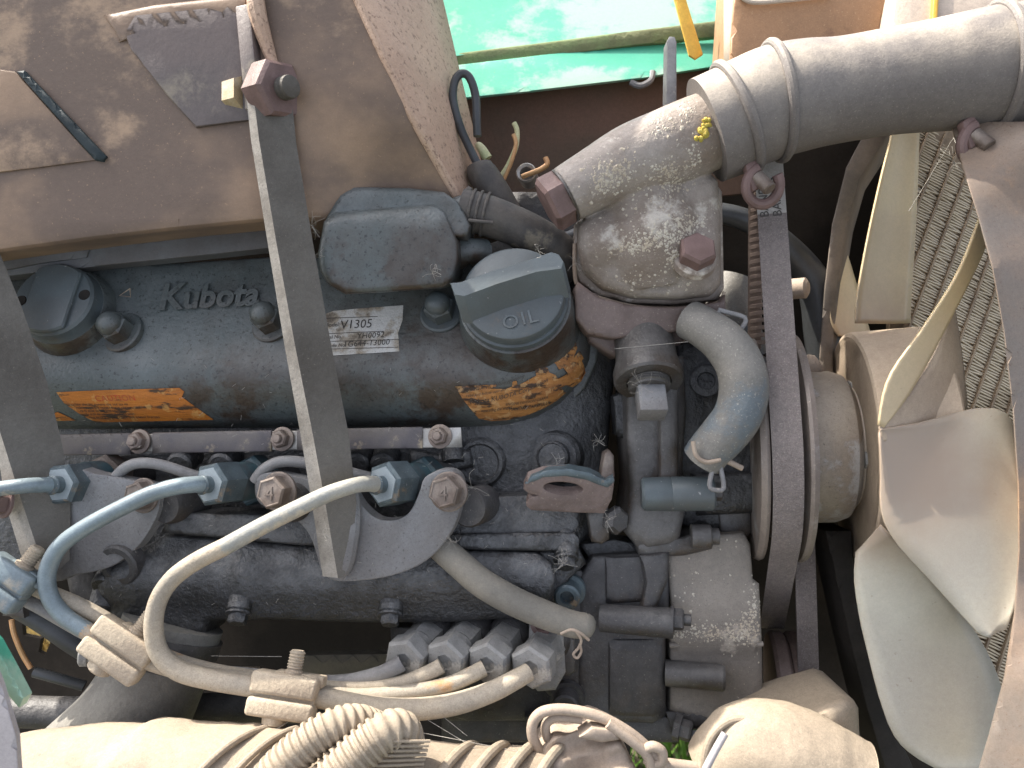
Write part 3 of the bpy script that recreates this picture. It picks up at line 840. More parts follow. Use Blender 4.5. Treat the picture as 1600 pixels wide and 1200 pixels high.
MB().text('K', on_cover(246, 483, -2.5, 0), size=56, shear=0.26, extrude=6, offset=1.0, bevel=.8).text('ubota', on_cover(284, 481, -3.0, 0), size=50, shear=0.26, extrude=6, offset=1.1, space=1.03, bevel=.8).build('raised_lettering', M['cover'], cover)
MB().tube([(203, 451, cover_dz(203, 451)), (187, 462, cover_dz(187, 462)), (204, 464, cover_dz(204, 464)), (203, 451, cover_dz(203, 451))], 1.0, seg=6, sub=1).build('arrow_mark', M['gasket'], cover)
for px, py in ((193, 520), (425, 505), (690, 490)):
    z = cover_dz(px, py) - 2
    a = Vector((-0.12 - (690 - px) * 0.0003, 0.42, 0.88)).normalized()
    c = q(px, py, z)
    o = MB().lathe(c, a, [(-8, 34), (3, 34), (5, 31), (5, 0)], seg=28).lathe(c + a * 4, a, [(0, 24), (22, 24), (25, 21), (25, 0)], seg=6, ph=.4) \
        .lathe(c + a * 26, a, [(0, 20), (8, 20), (15, 17), (20, 11), (22, 5), (22.5, 0)], seg=24).build('acorn_nut', M['cap'] if px > 600 else M['cover'], cover, ang=28)

# breather housing on top of the cover
br = MB()
br.hf([(497, 396), (506, 346), (524, 332), (600, 325), (676, 319), (694, 330), (716, 380), (717, 404), (708, 440), (694, 450), (600, 457), (540, 460), (512, 444), (500, 424)],
      dz=lambda x, y: 62 + (y - 390) * -0.06 - max(0, 350 - y) * 0.5, depth=190, R=10, step=12, dirn=(0.05, 0.16, -1))
br.hf([(505, 350), (530, 304), (552, 292), (640, 294), (694, 300), (716, 316), (736, 352), (730, 372), (700, 370), (640, 350), (540, 356)],
      dz=lambda x, y: 38 + (y - 300) * 0.2, depth=170, R=8, step=12)
br.build('breather_housing', M['cover'], cover, ang=50)
MB().tube([(716, 395, 0), (735, 392, 5), (752, 396, -10)], [26, 20, 24], seg=18).build('housing_neck', M['cover'], cover)
MB().tube([(700, 345, 10), (735, 330, 2), (760, 338, -4)], [30, 27, 26], seg=20).build('breather_outlet', M['cover'], cover)

# small filler cap at the left
lc = thing('filler_cap', 'round grey cap with two holes and a raised bar, left end of the valve cover', 'cap', (85, 470, 20))
ca = Vector((0.0, 0.33, 0.94)).normalized()
cx_, cy_, _ = frame(ca)
cc = q(82, 467, -28)
MB().lathe(cc, ca, [(-30, 64), (-26, 65), (-22, 63), (-4, 62), (0, 58), (0, 0)], seg=48).build('cap_body', M['cap'], lc)
MB().lathe(cc, ca, [(-90, 80), (-34, 71), (-26, 66)], seg=40).build('neck_ring', M['cover'], lc)


def on_disc(c, x, y, a, ang=0.0):
    ct, st = math.cos(R_(ang)), math.sin(R_(ang))
    return lambda u, v, w=0: c + x * (u * ct - v * st) + y * (u * st + v * ct) + a * w


# raised bar: a disc cut by two parallel flats
fd = on_disc(cc, cx_, cy_, ca, 84)
pl = [(60 * math.cos(t), 60 * math.sin(t)) for t in (2 * math.pi * i / 60 for i in range(60))]
pl = [(u, max(-36, min(36, v))) for u, v in pl]
b = MB()
b.loft([[fd(u, v, 0) for u, v in pl], [fd(u, v, 5) for u, v in pl], [fd(u * .96, v * .94, 8) for u, v in pl]], closed=True)
b.bm.faces.new([b.bm.verts.new(fd(u * .96, v * .94, 8)) for u, v in pl])
bmesh.ops.remove_doubles(b.bm, verts=b.bm.verts, dist=0.01)
fd2 = on_disc(cc, cx_, cy_, ca, 96)
b.build('raised_bar', M['cap'], lc)
for u, v in ((2, 50), (2, -50)):
    MB().lathe(fd2(u, v, -2), ca, [(2, 9), (3.2, 8), (3.2, 0)], seg=18).build('pin_hole', M['shadowm'], lc)

# oil filler cap
oc = thing('oil_filler_cap', 'round grey oil filler cap with a grip bar, marked OIL', 'cap', (805, 460, 40))
oa = Vector((-0.10, 0.37, 0.92)).normalized()
ox, oy, _ = frame(oa)
ocn = q(801, 456, 66)
MB().lathe(ocn, oa, [(-34, 86), (-30, 87), (-22, 86), (-21, 82), (-6, 82), (-2, 80), (0, 76), (0, 0)], seg=64).build('cap_body', M['cap'], oc)
MB().lathe(ocn, oa, [(-160, 108), (-90, 99), (-62, 95), (-48, 92), (-36, 90), (-34, 84)], seg=56).build('filler_neck', M['cover'], cover)
fo = on_disc(ocn, ox, oy, oa, 18.5)
# grip bar with slightly dished ends
gp = [(-83, 2), (-70, -6), (-20, -2), (40, -2), (76, -10), (82, 2), (79, 18), (70, 26), (40, 24), (-20, 24), (-70, 22), (-84, 26)]
gb_ = MB()
gb_.loft([[fo(u, v + 2 - (26 if v < 15 else 0), -4) for u, v in gp], [fo(u, v + 2, 29) for u, v in gp], [fo(u * .985, (v - 10) * .84 + 12, 32) for u, v in gp]], closed=True)
gb_.bm.faces.new([gb_.bm.verts.new(fo(u * .985, (v - 10) * .84 + 12, 32)) for u, v in gp])
bmesh.ops.remove_doubles(gb_.bm, verts=gb_.bm.verts, dist=0.01)
gb_.build('grip_bar', M['cap'], oc, ang=25)
fo2 = on_disc(ocn, ox, oy, oa, 15)
MB().text('OIL', lambda x, y, z: fo2(x, y - 58, z + .4), size=31, extrude=1.6, space=1.15, align='CENTER').build('raised_lettering', M['cap'], oc)

# nameplate and stickers on the cover
np_ = thing('nameplate', 'worn white nameplate reading V1305, partly hidden by the flat bar', 'label plate', (570, 520, 10))
MB().hf([(500, 494), (520, 486), (560, 482), (630, 477), (629, 500), (622, 520), (624, 549), (560, 553), (512, 556), (500, 520)], dz=lambda x, y: cover_dz(x, y) + 1.0, depth=0, R=0, step=8).build('plate_sheet', M['label'], np_)
pt = MB()
pt.text('Model:', on_cover(506, 511, -3, 1.7), size=9, shear=.2)
pt.text('V1305', on_cover(531, 514, -3, 1.7), size=19, shear=.2, space=1.02)
pt.text('Serial No.', on_cover(502, 530, -3, 1.7), size=8, shear=.2)
pt.text('YH0092', on_cover(557, 529, -3, 1.7), size=12.5, shear=.2, space=1.05)
pt.text('Code No.', on_cover(508, 543, -3, 1.7), size=8, shear=.2)
pt.text('1G644-13000', on_cover(536, 542, -3, 1.7), size=12.5, shear=.2, space=1.05)
for x0, y0, x1, y1 in ((506, 497, 590, 494), (508, 521, 600, 517), (512, 533, 624, 530), (514, 545, 622, 542)):
    pt.hf([(x0, y0), (x1, y1), (x1, y1 + .9), (x0, y0 + .9)], dz=lambda x, y: cover_dz(x, y) + 1.6, depth=0, R=0, step=9)
pt.build('printing', M['print'], np_, recalc=False)

st1 = thing('caution_sticker', 'torn orange sticker with dark streaks low on the left part of the valve cover', 'sticker', (210, 635, 0))
MB().hf([(88, 613), (150, 610), (220, 608), (280, 606), (288, 612), (284, 620), (300, 632), (334, 656), (250, 658), (150, 660), (126, 648), (100, 630)], dz=lambda x, y: cover_dz(x, y) + 1.0, depth=0, R=0, step=6).build('sticker_sheet', M['orange'], st1)
MB().text('CAUTION', on_cover(150, 627, -1, 1.6), size=13, shear=-.4, space=1.1).build('red_lettering', M['redp'], st1)
rr_ = random.Random(5)
pt = MB()
for k in range(5):
    words = ' '.join(''.join(rr_.choice('aeinorstlu') for _ in range(rr_.randint(2, 8))) for _ in range(7))
    pt.text(words, on_cover(112 + k * 7, 634 + k * 5, -.3, 1.6), size=6.2, shear=-.4)
pt.build('small_print', M['print'], st1)
st2 = tag(MB().hf([(74, 648), (90, 644), (104, 650), (118, 657), (76, 658)], dz=lambda x, y: cover_dz(x, y) + 1.0, depth=0, R=0, step=6).build('sticker_scrap', M['orange']),
          'small orange sticker scrap beside the left bar, left of the torn sticker', 'sticker')
st3 = thing('peeling_sticker', 'peeling tan sticker with a maker name, wrapped round the oil filler end of the cover', 'sticker', (810, 620, 0))
pk = lambda x, y: cover_dz(x, y) + 1.6 + 1.5 * math.sin(x * .31 + y * .5)
MB().hf([(711, 604), (740, 602), (775, 601), (776, 604), (762, 607), (790, 608), (800, 604), (801, 596), (807, 595), (809, 602), (822, 596), (838, 587), (836, 576), (846, 571), (856, 575), (858, 582), (868, 586), (872, 592), (884, 586), (893, 578), (905, 556), (912, 570), (915, 582), (908, 596), (895, 605), (884, 602), (876, 606), (884, 614), (870, 626), (850, 638), (826, 648), (796, 656), (768, 658), (748, 654), (736, 640), (722, 622)],
        dz=pk, depth=2, R=0, step=6, back=False).build('sticker_sheet', M['tan'], st3)
MB().hf([(861, 558), (876, 544), (893, 529), (899, 530), (902, 544), (896, 560), (886, 572), (874, 578), (868, 568), (862, 566)], dz=pk, depth=2, R=0, step=6, back=False).build('sticker_flake', M['tan'], st3)
MB().hf([(880, 574), (894, 562), (906, 548), (912, 560), (900, 576), (888, 584)], dz=lambda x, y: pk(x, y) + .5, depth=2, R=0, step=6, back=False).build('sticker_flake', M['tan'], st3)


def on_arc(px0, py0, off=2.6):
    """text that bends up to the right with the round end of the cover"""
    def fn(x, y, z):
        t = x / 150.0
        px = px0 + x - 14 * t * t + y * 0.35 * t
        py = py0 - 8 * t - 36 * t * t - y
        return q(px, py, cover_dz(px, py) + off + z + 2)
    return fn


pt = MB()
pt.text('IMPORTANT  before operating', on_arc(722, 612), size=8, shear=.1)
pt.text('read and follow operator', on_arc(728, 620), size=6.5, shear=.1)
pt.text('Kubota KUBOTA Corporation', on_arc(734, 631), size=10.5, space=1.0)
pt.text('ENGINE DIVISION OSAKA', on_arc(790, 634), size=6)
pt.text('MANUAL CAREFULLY', on_arc(795, 642), size=7)
pt.text('operating the engine', on_arc(752, 644), size=6)
pt.build('printing', M['print'], st3, recalc=False)


# ------------------------------------------------------------------ cylinder head, block and gear case
eng = thing('engine_block', 'oily dark cast cylinder head and block under the valve cover', 'engine', (560, 850, -40))
MB().hf([(-160, 560), (700, 560), (800, 480), (930, 430), (952, 470), (962, 560), (955, 640), (950, 700), (948, 760), (930, 800), (905, 880), (880, 900), (-160, 900)],
        dz=lambda x, y: bz(x, -58) - max(0, x - 880) * 0.6, depth=160, R=16, step=34).build('cylinder_head', M['cast'], eng, ang=50)
# upper machined ledge and gallery casting
MB().hf([(742, 776), (900, 770), (906, 776), (906, 832), (700, 836), (700, 800)], dz=lambda x, y: -14 - (800 - y) * 0.25, depth=60, R=5, step=16).build('head_ledge', M['cast'], eng)
MB().hf([(268, 800), (470, 806), (700, 834), (898, 832), (906, 842), (904, 858), (880, 862), (700, 858), (470, 852), (252, 832)], dz=lambda x, y: 2 + (y - 830) * 0.2, depth=60, R=6, step=16).build('gallery_ledge', M['cast'], eng)


def gal(x, y):
    z = -6 + 26 * math.sin(max(0, min(1, (y - 848) / 105)) * math.pi * 0.85) + (x - 560) * 0.015
    for bx in (375, 611):
        z += 9 * math.exp(-((x - bx) / 17) ** 2)
    return z


MB().hf([(150, 905), (200, 868), (262, 836), (470, 850), (700, 858), (838, 862), (862, 880), (870, 905), (862, 935), (842, 956), (800, 966), (700, 972), (560, 972), (420, 968), (330, 970), (318, 1000), (205, 992), (160, 960)],
        dz=gal, depth=90, R=13, step=13).build('gallery_cover', M['cast'], eng, ang=50)
MB().hf([(838, 862), (905, 858), (916, 880), (890, 905), (872, 940), (850, 960), (858, 905)], dz=-8, depth=70, R=8, step=12).build('cover_edge', M['cast'], eng)
DN = (0.0, -0.8, 0.6)
for px, py, dz in ((374, 948, 26), (611, 950, 26), (885, 862, 8), (478 / 2 - 70, 940, 5)):
    if px > 200:
        b = MB().lathe(q(px, py, dz - 12), DN, [(-34, 19), (6, 19), (10, 16), (10, 0)], seg=22)
        b.build('bolt_boss', M['cast'], eng)
        MB().lathe(q(px - 1, py + 10, dz - 6), DN, [(0, 20), (3, 20), (4, 16), (4, 0)], seg=24).lathe(q(px - 1, py + 12, dz - 4), DN, [(0, 15), (12, 15), (15, 12.5), (15, 0)], seg=6, ph=.5).build('hex_bolt', M['cast'], eng, ang=25)
# lower left boss of the gallery
MB().lathe(q(163, 915, 0), (0, -.55, .83), [(-50, 20), (0, 20), (4, 17), (4, 0)], seg=22).build('bolt_boss', M['cast'], eng)
MB().lathe(q(160, 942, -6), (0, -.85, .5), [(-26, 19), (8, 19), (14, 15), (14, 0)], seg=22).build('bolt_boss', M['cast'], eng)
MB().hf([(100, 880), (150, 884), (165, 920), (150, 965), (110, 930)], dz=-20, depth=60, R=14, step=14).build('side_boss', M['castb'], eng)
MB().lathe(q(190, 880, 10), (-.2, -.25, .95), [(-14, 34), (8, 34), (11, 31), (11, 22), (-8, 21), (-10, 0)], seg=36).build('ring_boss', M['castb'], eng)
# bolts and bosses on the head
MB().lathe(q(868, 714, -62), BA, [(-40, 44), (12, 42), (17, 38), (17, 0)], seg=36).build('bolt_boss', M['cast'], eng)
MB().lathe(q(868, 714, -45), BA, [(0, 34), (5, 34), (6, 25), (25, 25), (28, 22), (26, 21), (26, 0)], seg=32).build('round_plug', M['cast'], eng, ang=25)
MB().lathe(q(752, 722, -70), (-.1, 0, 1), [(-20, 40), (10, 39), (14, 35), (14, 30), (11, 27), (11, 0)], seg=36).build('core_boss', M['cast'], eng)
MB().lathe(q(706, 690, -60), (.1, -.9, .4), [(0, 17), (34, 17), (34, 0)], seg=20).build('glow_plug', M['cast'], eng)
for px in (285, 350, 560, 600):
    MB().lathe(q(px, 722, -46), (0, -.3, .95), [(-30, 22), (12, 20), (16, 16), (16, 0)], seg=22).build('head_boss', M['cast'], eng)
MB().hf([(640, 702), (690, 712), (735, 700), (740, 730), (700, 740), (690, 770), (640, 770)], dz=-48, depth=40, R=8, step=12).build('rib', M['cast'], eng)
MB().hf([(890, 615), (925, 600), (940, 628), (936, 700), (905, 700), (888, 650)], dz=-78, depth=60, R=8, step=14).build('corner_rib', M['cast'], eng)
# gear case
MB().hf([(925, 868), (1040, 862), (1046, 900), (1046, 950), (1040, 1000), (1040, 1118), (1020, 1130), (930, 1126), (900, 1126), (902, 1000), (905, 900)], dz=lambda x, y: -30 + (x - 925) * 0.05, depth=120, R=10, step=18).build('gear_case', M['castb'], eng, ang=50)
MB().hf([(945, 870), (1036, 866), (1030, 940), (946, 944)], dz=-22, depth=40, R=8, step=16).build('case_step', M['castb'], eng)
MB().hf([(950, 998), (1036, 996), (1040, 1112), (1020, 1122), (950, 1118)], dz=-22, depth=40, R=9, step=16).build('case_step', M['castb'], eng)
MB().hf([(1000, 868), (1046, 862), (1044, 905), (1030, 940), (1020, 965), (1000, 960), (1008, 910)], dz=-4, depth=40, R=9, step=14).build('case_rib', M['castb'], eng)
MB().lathe(q(948, 966, -18), (0.97, 0, 0.24), [(-10, 21), (98, 23), (102, 22), (103, 0)], seg=28).build('bolt_sleeve', M['castb'], eng)
bc = q(1052, 967, 4)
MB().lathe(bc, (0.97, 0, 0.24), [(-4, 20), (1, 20), (1, 15)], seg=24).lathe(bc, (0.97, 0, 0.24), [(1, 17), (14, 17), (16, 14), (16, 0)], seg=6, ph=.5).lathe(bc, (0.97, 0, 0.24), [(14, 9), (27, 9), (28, 0)], seg=16).build('hex_bolt', M['castb'], eng, ang=25)
MB().hf([(905, 850), (960, 842), (1000, 850), (1000, 872), (925, 880)], dz=-52, depth=50, R=6, step=14).build('case_rib', M['cast'], eng)
# bottom of the gear case with two hex bolts
MB().hf([(820, 1120), (1040, 1118), (1055, 1126), (1060, 1160), (830, 1160)], dz=-40, depth=60, R=8, step=18).build('sump_rail', M['castb'], eng)
for px, py in ((1062, 1138), (1092, 1150)):
    MB().lathe(q(px, py, -26), (0.9, -.15, .4) if px < 1080 else (0, -.9, .44), [(-8, 20), (2, 20), (2, 16), (16, 16), (19, 13), (19, 0)], seg=6, ph=.3).build('hex_bolt', M['castb'], eng, ang=25)
MB().hf([(1040, 1112), (1112, 1112), (1114, 1136), (1048, 1140)], dz=-36, depth=40, R=5, step=14).build('sump_lug', M['castb'], eng)
MB().hf([(610, 980), (830, 975), (900, 980), (902, 1126), (700, 1126), (612, 1040)], dz=-64, depth=80, R=8, step=30).build('pump_flange', M['castb'], eng)
MB().hf([(690, 1090), (830, 1085), (900, 1110), (900, 1160), (690, 1160)], dz=-90, depth=60, R=6, step=30).build('crankcase', M['castb'], eng)

# crusty front cover
fc = thing('front_cover', 'crusty grey front cover casting low beside the pulleys', 'engine cover', (1110, 1100, -20))
MB().hf([(1040, 858), (1080, 836), (1162, 832), (1172, 850), (1176, 904), (1186, 912), (1190, 1000), (1192, 1108), (1150, 1116), (1120, 1128), (1098, 1124), (1046, 1112), (1046, 1010), (1050, 960)],
        dz=lambda x, y: -24 + (-14 if y > 1008 else 0) + (x - 1040) * 0.05, depth=130, R=8, step=13).build('cover_body', M['front'], fc, ang=50)
flake_cover = fc.children[-1]
MB().lathe(q(1050, 1052, -34), (0.97, 0, .24), [(-10, 20), (76, 20), (80, 17), (80, 0)], seg=24).build('dowel_boss', M['pump'], fc)
MB().tube([(1046, 1008, -30), (1192, 1006, -22)], 4, seg=8).build('seam', M['front'], fc)

# fuel pump plate, socket screws and shims
pp = thing('pump_plate', 'dark injection pump plate with shims and socket head screws, right of the pump nuts', 'engine plate', (880, 1090, -20))
MB().hf([(852, 900), (870, 892), (908, 890), (922, 905), (924, 1085), (912, 1098), (870, 1100), (852, 1080)], dz=-34, depth=30, R=7, step=16).build('base_plate', M['castb'], pp)
MB().hf([(838, 985), (880, 982), (898, 1000), (900, 1048), (890, 1056), (846, 1056)], dz=-10, depth=22, R=4, step=14).build('shim', M['pump'], pp)
MB().hf([(828, 960), (868, 958), (880, 985), (884, 1050), (868, 1078), (840, 1080), (824, 1060)], dz=6, depth=18, R=4, step=14).build('shim', M['nutd'], pp)
for px, py in ((888, 922), (886, 1090), (886, 1138)):
    a = Vector((-.15, -.15, .97))
    MB().lathe(q(px, py, -30), a, [(-6, 27), (4, 27), (4, 20), (26, 20), (29, 17), (29, 11), (18, 10), (18, 0)], seg=28).build('socket_screw', M['nut'] if py < 1000 else M['castb'], pp, ang=25)
MB().lathe(q(846, 975, 10), (-.1, -.1, 1), [(0, 17), (5, 17), (5, 10), (2, 9), (2, 0)], seg=24).build('rusty_washer', M['rustb'], pp)

# ------------------------------------------------------------------ pump nuts (four)
pa = Vector((-0.36, -0.16, 0.92)).normalized()
for i, (px, py, dz) in enumerate(((630, 1034, 46), (694, 1036, 52), (760, 1040, 58), (828, 1046, 66))):
    lab = ['grey dusty pipe nut, first of four in the row, nearest the dark gap', 'grey dusty pipe nut, second in the row of four from the dark gap',
           'grey dusty pipe nut, third in the row of four from the dark gap', 'grey dusty pipe nut, last of four, beside the shim plates'][i]
    t = thing('delivery_valve', lab, 'pipe nut', (px, py, dz), 'pipe nuts on the injection pump')
    c = q(px, py, dz)
    MB().lathe(c - pa * 30, pa, [(0, 35.5), (26, 35.5), (30, 31), (30, 14), (24, 13), (24, 0)], seg=6, ph=.25 + .1 * i).build('union_nut', M['nutd'], t, ang=25)
    MB().lathe(c - pa * 38, pa, [(-14, 25), (-6, 29), (8, 27), (8, 0)], seg=24).build('collar', M['nutd'], t)
    MB().lathe(c - pa * 82, pa, [(0, 30), (30, 30), (36, 27), (36, 0)], seg=6, ph=.5 + .1 * i).build('holder_hex', M['nutd'], t, ang=25)
    MB().lathe(c - pa * 110, pa, [(-20, 33), (20, 33), (28, 28), (28, 0)], seg=24).build('holder_base', M['castb'], t)

# ------------------------------------------------------------------ injector unions (three)
ia = Vector((-0.60, 0.05, 0.80)).normalized()
for i, (px, py, dz, lab) in enumerate(((92, 757, 40, 'teal injector union nut nearest the left bar'), (326, 757, 46, 'teal injector union nut in the middle, left of the crossing flat bar'), (597, 757, 54, 'teal injector union nut right of the crossing flat bar'))):
    t = thing('injector_union', lab, 'pipe nut', (px, py, dz), 'injector union nuts along the head')
    sc_ = 1 + .04 * i
    ia = (Vector((-0.22, 0.04, 0.97)), Vector((-0.40, 0.05, 0.91)), Vector((-0.55, 0.06, 0.83)))[i].normalized()
    c = q(px, py, dz)
    MB().lathe(c - ia * 46, ia, [(0, 33 * sc_), (42, 33 * sc_), (46, 29 * sc_), (46, 15), (38, 14), (38, 0)], seg=6, ph=.12 + .1 * i).build('union_nut', M['nut'], t, ang=25)
    MB().lathe(c - ia * .5, ia, [(-1, 27.5 * sc_), (1.2, 27 * sc_), (1.2, 15)], seg=6, ph=.12 + .1 * i).build('worn_face', M['wornz'], t, ang=25)
    MB().lathe(c - ia * 84, ia, [(0, 30), (34, 30), (38, 28), (38, 0)], seg=28).build('collar', M['teal'], t)
    MB().lathe(c - ia * 112, ia, [(0, 38), (3, 39), (25, 39), (30, 35), (30, 0)], seg=6, ph=.4).build('lock_nut', M['teal'] if i != 0 else M['bolt'], t, ang=25)
    MB().lathe(c - ia * 150, ia, [(-14, 34), (20, 33), (40, 32), (40, 0)], seg=24).build('injector_body', M['castb'], t)
    MB().lathe(c - ia * 4, ia, [(0, 13.5), (16, 13.5), (18, 12)], seg=20).lathe(c + ia * 12, ia, [(0, 13), (2, 15.5), (4, 13)], seg=20).build('pipe_collar', M['nut'], t)

# ------------------------------------------------------------------ fuel pipes
PG = 'steel fuel pipes from the injectors to the pump'


def pipe(pts, r, m, label, seg=18):
    """a bent steel pipe, made of stretches that differ in coating"""
    return tag(MB().tube(pts, r, seg=seg, sub=10).build('fuel_pipe', m), label, 'pipe', PG)


# left-most pipe leaves the frame; its far run comes back low
t = thing('fuel_pipe', 'blue zinc fuel pipe running straight to the left-most injector nut', 'pipe', (30, 760, 44), PG)
MB().tube([(-60, 772, 96), (-10, 765, 90), (40, 759, 78), (90, 757, 42)], [12.5, 12, 12, 12], sub=10).build('pipe_run', M['pipeb'], t)
t = thing('fuel_pipe', 'blue fuel pipe with a tight bend over the left lug, dusty further down', 'pipe', (80, 900, 70), PG)
p2_ = [(324, 757, 48), (306, 757, 66), (278, 760, 80), (240, 770, 84), (185, 796, 84), (130, 826, 84), (92, 856, 84), (74, 895, 84), (78, 932, 85), (100, 962, 86), (135, 985, 88)]
MB().tube(p2_, 13, sub=10).build('pipe_run', M['pipeb'], t)
MB().tube([(133, 984, 88), (165, 1003, 90), (205, 1022, 88), (250, 1040, 84), (300, 1052, 82), (360, 1060, 82), (420, 1067, 82), (500, 1082, 80), (560, 1088, 78), (640, 1082, 76), (700, 1070, 74), (735, 1055, 72), (756, 1044, 66)],
          [13, 13, 13, 12.5, 12.5, 12.5, 12, 12, 12, 12, 12.5, 12.5, 12.5], sub=10).build('dusty_run', M['piped'], t)
t = thing('fuel_pipe', 'long pale fuel pipe sweeping from the third injector nut across the flat bar', 'pipe', (250, 960, 90), PG)
MB().tube([(594, 757, 58), (572, 756, 82), (548, 760, 98), (512, 772, 104), (470, 792, 106), (410, 822, 105), (350, 855, 104)], [12.5, 12.5, 12.5, 13, 13.5, 14, 14], sub=10).build('pipe_run', M['pipew'], t)
MB().tube([(352, 854, 104), (305, 878, 104), (268, 906, 104), (246, 942, 104), (240, 985, 104), (250, 1022, 104), (280, 1048, 104), (330, 1062, 104), (390, 1072, 104), (450, 1080, 102), (520, 1094, 100), (590, 1106, 98), (650, 1108, 96), (710, 1100, 94), (765, 1082, 90), (805, 1062, 84), (826, 1050, 74)],
          [14, 14, 14, 14, 14.5, 15, 15.5, 15.5, 15.5, 16, 16, 16.5, 17, 17, 16, 15, 14], sub=10).build('dusty_run', M['piped'], t)
t = thing('fuel_pipe', 'dusty fuel pipe running straight down from the left edge between the clamps', 'pipe', (120, 950, 50), PG)
MB().tube([(-60, 852, 60), (0, 886, 62), (60, 920, 64), (120, 945, 66), (180, 978, 66), (250, 1022, 64), (320, 1046, 62), (400, 1060, 60), (480, 1072, 58), (560, 1074, 58), (630, 1066, 60), (672, 1050, 62), (690, 1040, 60)],
          [12, 12, 12.5, 12.5, 12.5, 12, 12, 12, 11, 11, 11.5, 12, 12], sub=10).build('pipe_run', M['piped'], t)
t = thing('fuel_pipe', 'thin grey fuel pipe ending at the pump nut nearest the dark gap', 'pipe', (560, 1060, 40), PG)
MB().tube([(-60, 880, 50), (0, 915, 52), (60, 945, 54), (130, 985, 56), (200, 1020, 56), (280, 1046, 54), (380, 1054, 52), (480, 1064, 50), (540, 1064, 50), (590, 1054, 52), (618, 1042, 54), (628, 1036, 52)],
          [12, 12, 12, 12, 12, 11, 11, 10, 10.5, 12, 12.5, 13], sub=10).build('pipe_run', M['pipeg'], t)

# pipe clamps
CG = 'clamps that hold the fuel pipes together'


def clamp(px, py, dz, ang, m, label, w=48, bolt=M['dustm']):
    t = thing('pipe_clamp', label, 'clamp', (px, py, dz), CG)
    c = q(px, py, dz)
    e = Vector((math.cos(R_(ang)), -math.sin(R_(ang)), 0.06)).normalized()
    n = Vector((0.0, 0.25, 0.97))
    n = (n - e * n.dot(e)).normalized()
    u = n.cross(e)
    MB().box(c + u * 13 + n * 4, e * w, u * 15, n * 17, 6, 3).build('upper_shell', m, t)
    MB().box(c - u * 19 + n * 4, e * w, u * 13, n * 17, 6, 3).build('lower_shell', m, t)
    MB().box(c - u * 2, e * w * .96, u * 7, n * 13, 2).build('packing', m, t)
    MB().box(c + u * 22 + e * 16 - n * 6, e * (w * .75), u * 8, n * 12, 3).build('top_flange', m, t)
    top = c + u * 28 + e * 6
    pr = [(0, 15), (4, 15), (6, 11)]
    for k in range(6):
        pr += [(7 + k * 4.4, 10.5), (9.2 + k * 4.4, 12.5), (11.2 + k * 4.4, 10.5)]
    MB().lathe(top, u, pr + [(35, 9), (35, 0)], seg=18).build('clamp_bolt', bolt, t)
    MB().lathe(c - u * 30 - e * 8, -u, [(0, 20), (12, 19), (15, 15), (15, 0)], seg=24).build('bolt_head', m, t)
    return t


clamp(446, 1084, 104, 7, M['dustm'], 'dust caked pipe clamp with its threaded bolt pointing up, above the corrugated conduits')
clamp(190, 1012, 88, 33, M['dustm'], 'dust caked pipe clamp leaning on the grey rubber elbow')
clamp(12, 908, 84, 33, M['pipeb'], 'blue pipe clamp at the left picture edge', w=38)

# leak-off pipes
LG = 'thin leak-off pipes between the injectors'
tag(MB().tube([(176, 752, 6), (192, 734, 10), (214, 724, 12), (250, 726, 10), (300, 742, 4), (336, 752, -4)], 8.5, sub=8).build('leak_pipe', M['pipeg']), 'thin grey leak-off pipe arching between first and second injector nuts', 'pipe', LG)
tag(MB().tube([(398, 752, 8), (412, 734, 10), (436, 722, 10), (470, 722, 8), (510, 730, 2), (560, 742, -4), (600, 752, -10)], 9, sub=8).build('leak_pipe', M['pipeg']), 'thin grey leak-off pipe passing behind the crossing flat bar', 'pipe', LG)

# ------------------------------------------------------------------ glow plug bus bar
bb = thing('glow_plug_bar', 'mottled connector strip with three small nuts under the valve cover', 'connector bar', (400, 690, 0))
MB().hf([(70, 682), (400, 674), (720, 668), (722, 699), (400, 704), (72, 708)], dz=lambda x, y: bz(x, 14), depth=5, R=1.5, step=30).build('strip', M['steel'], bb)
for x0, x1 in ((76, 204), (238, 424), (464, 660)):
    yt = lambda x: 682 - (x - 70) * 0.0215
    MB().hf([(x0, yt(x0) - 2), (x1, yt(x1) - 2), (x1, yt(x1) + 31), (x0, yt(x0) + 30)], dz=lambda x, y: bz(x, 19), depth=12, R=2, step=16).build('insulating_sleeve', M['sleeve'], bb)
for px, py in ((219, 690), (442, 686), (688, 682)):
    c = q(px, py, bz(px, 15))
    a = Vector((-.2, .12, .97)).normalized()
    MB().lathe(c, a, [(0, 19), (3, 19), (4, 16), (4, 0)], seg=28).lathe(c + a * 4, a, [(0, 14.5), (10, 14.5), (13, 12), (13, 0)], seg=6, ph=.3).lathe(c + a * 12, a, [(0, 7.5), (8, 7.5), (10, 6), (10, 0)], seg=16).build('small_nut', M['busnut'], bb, ang=25)

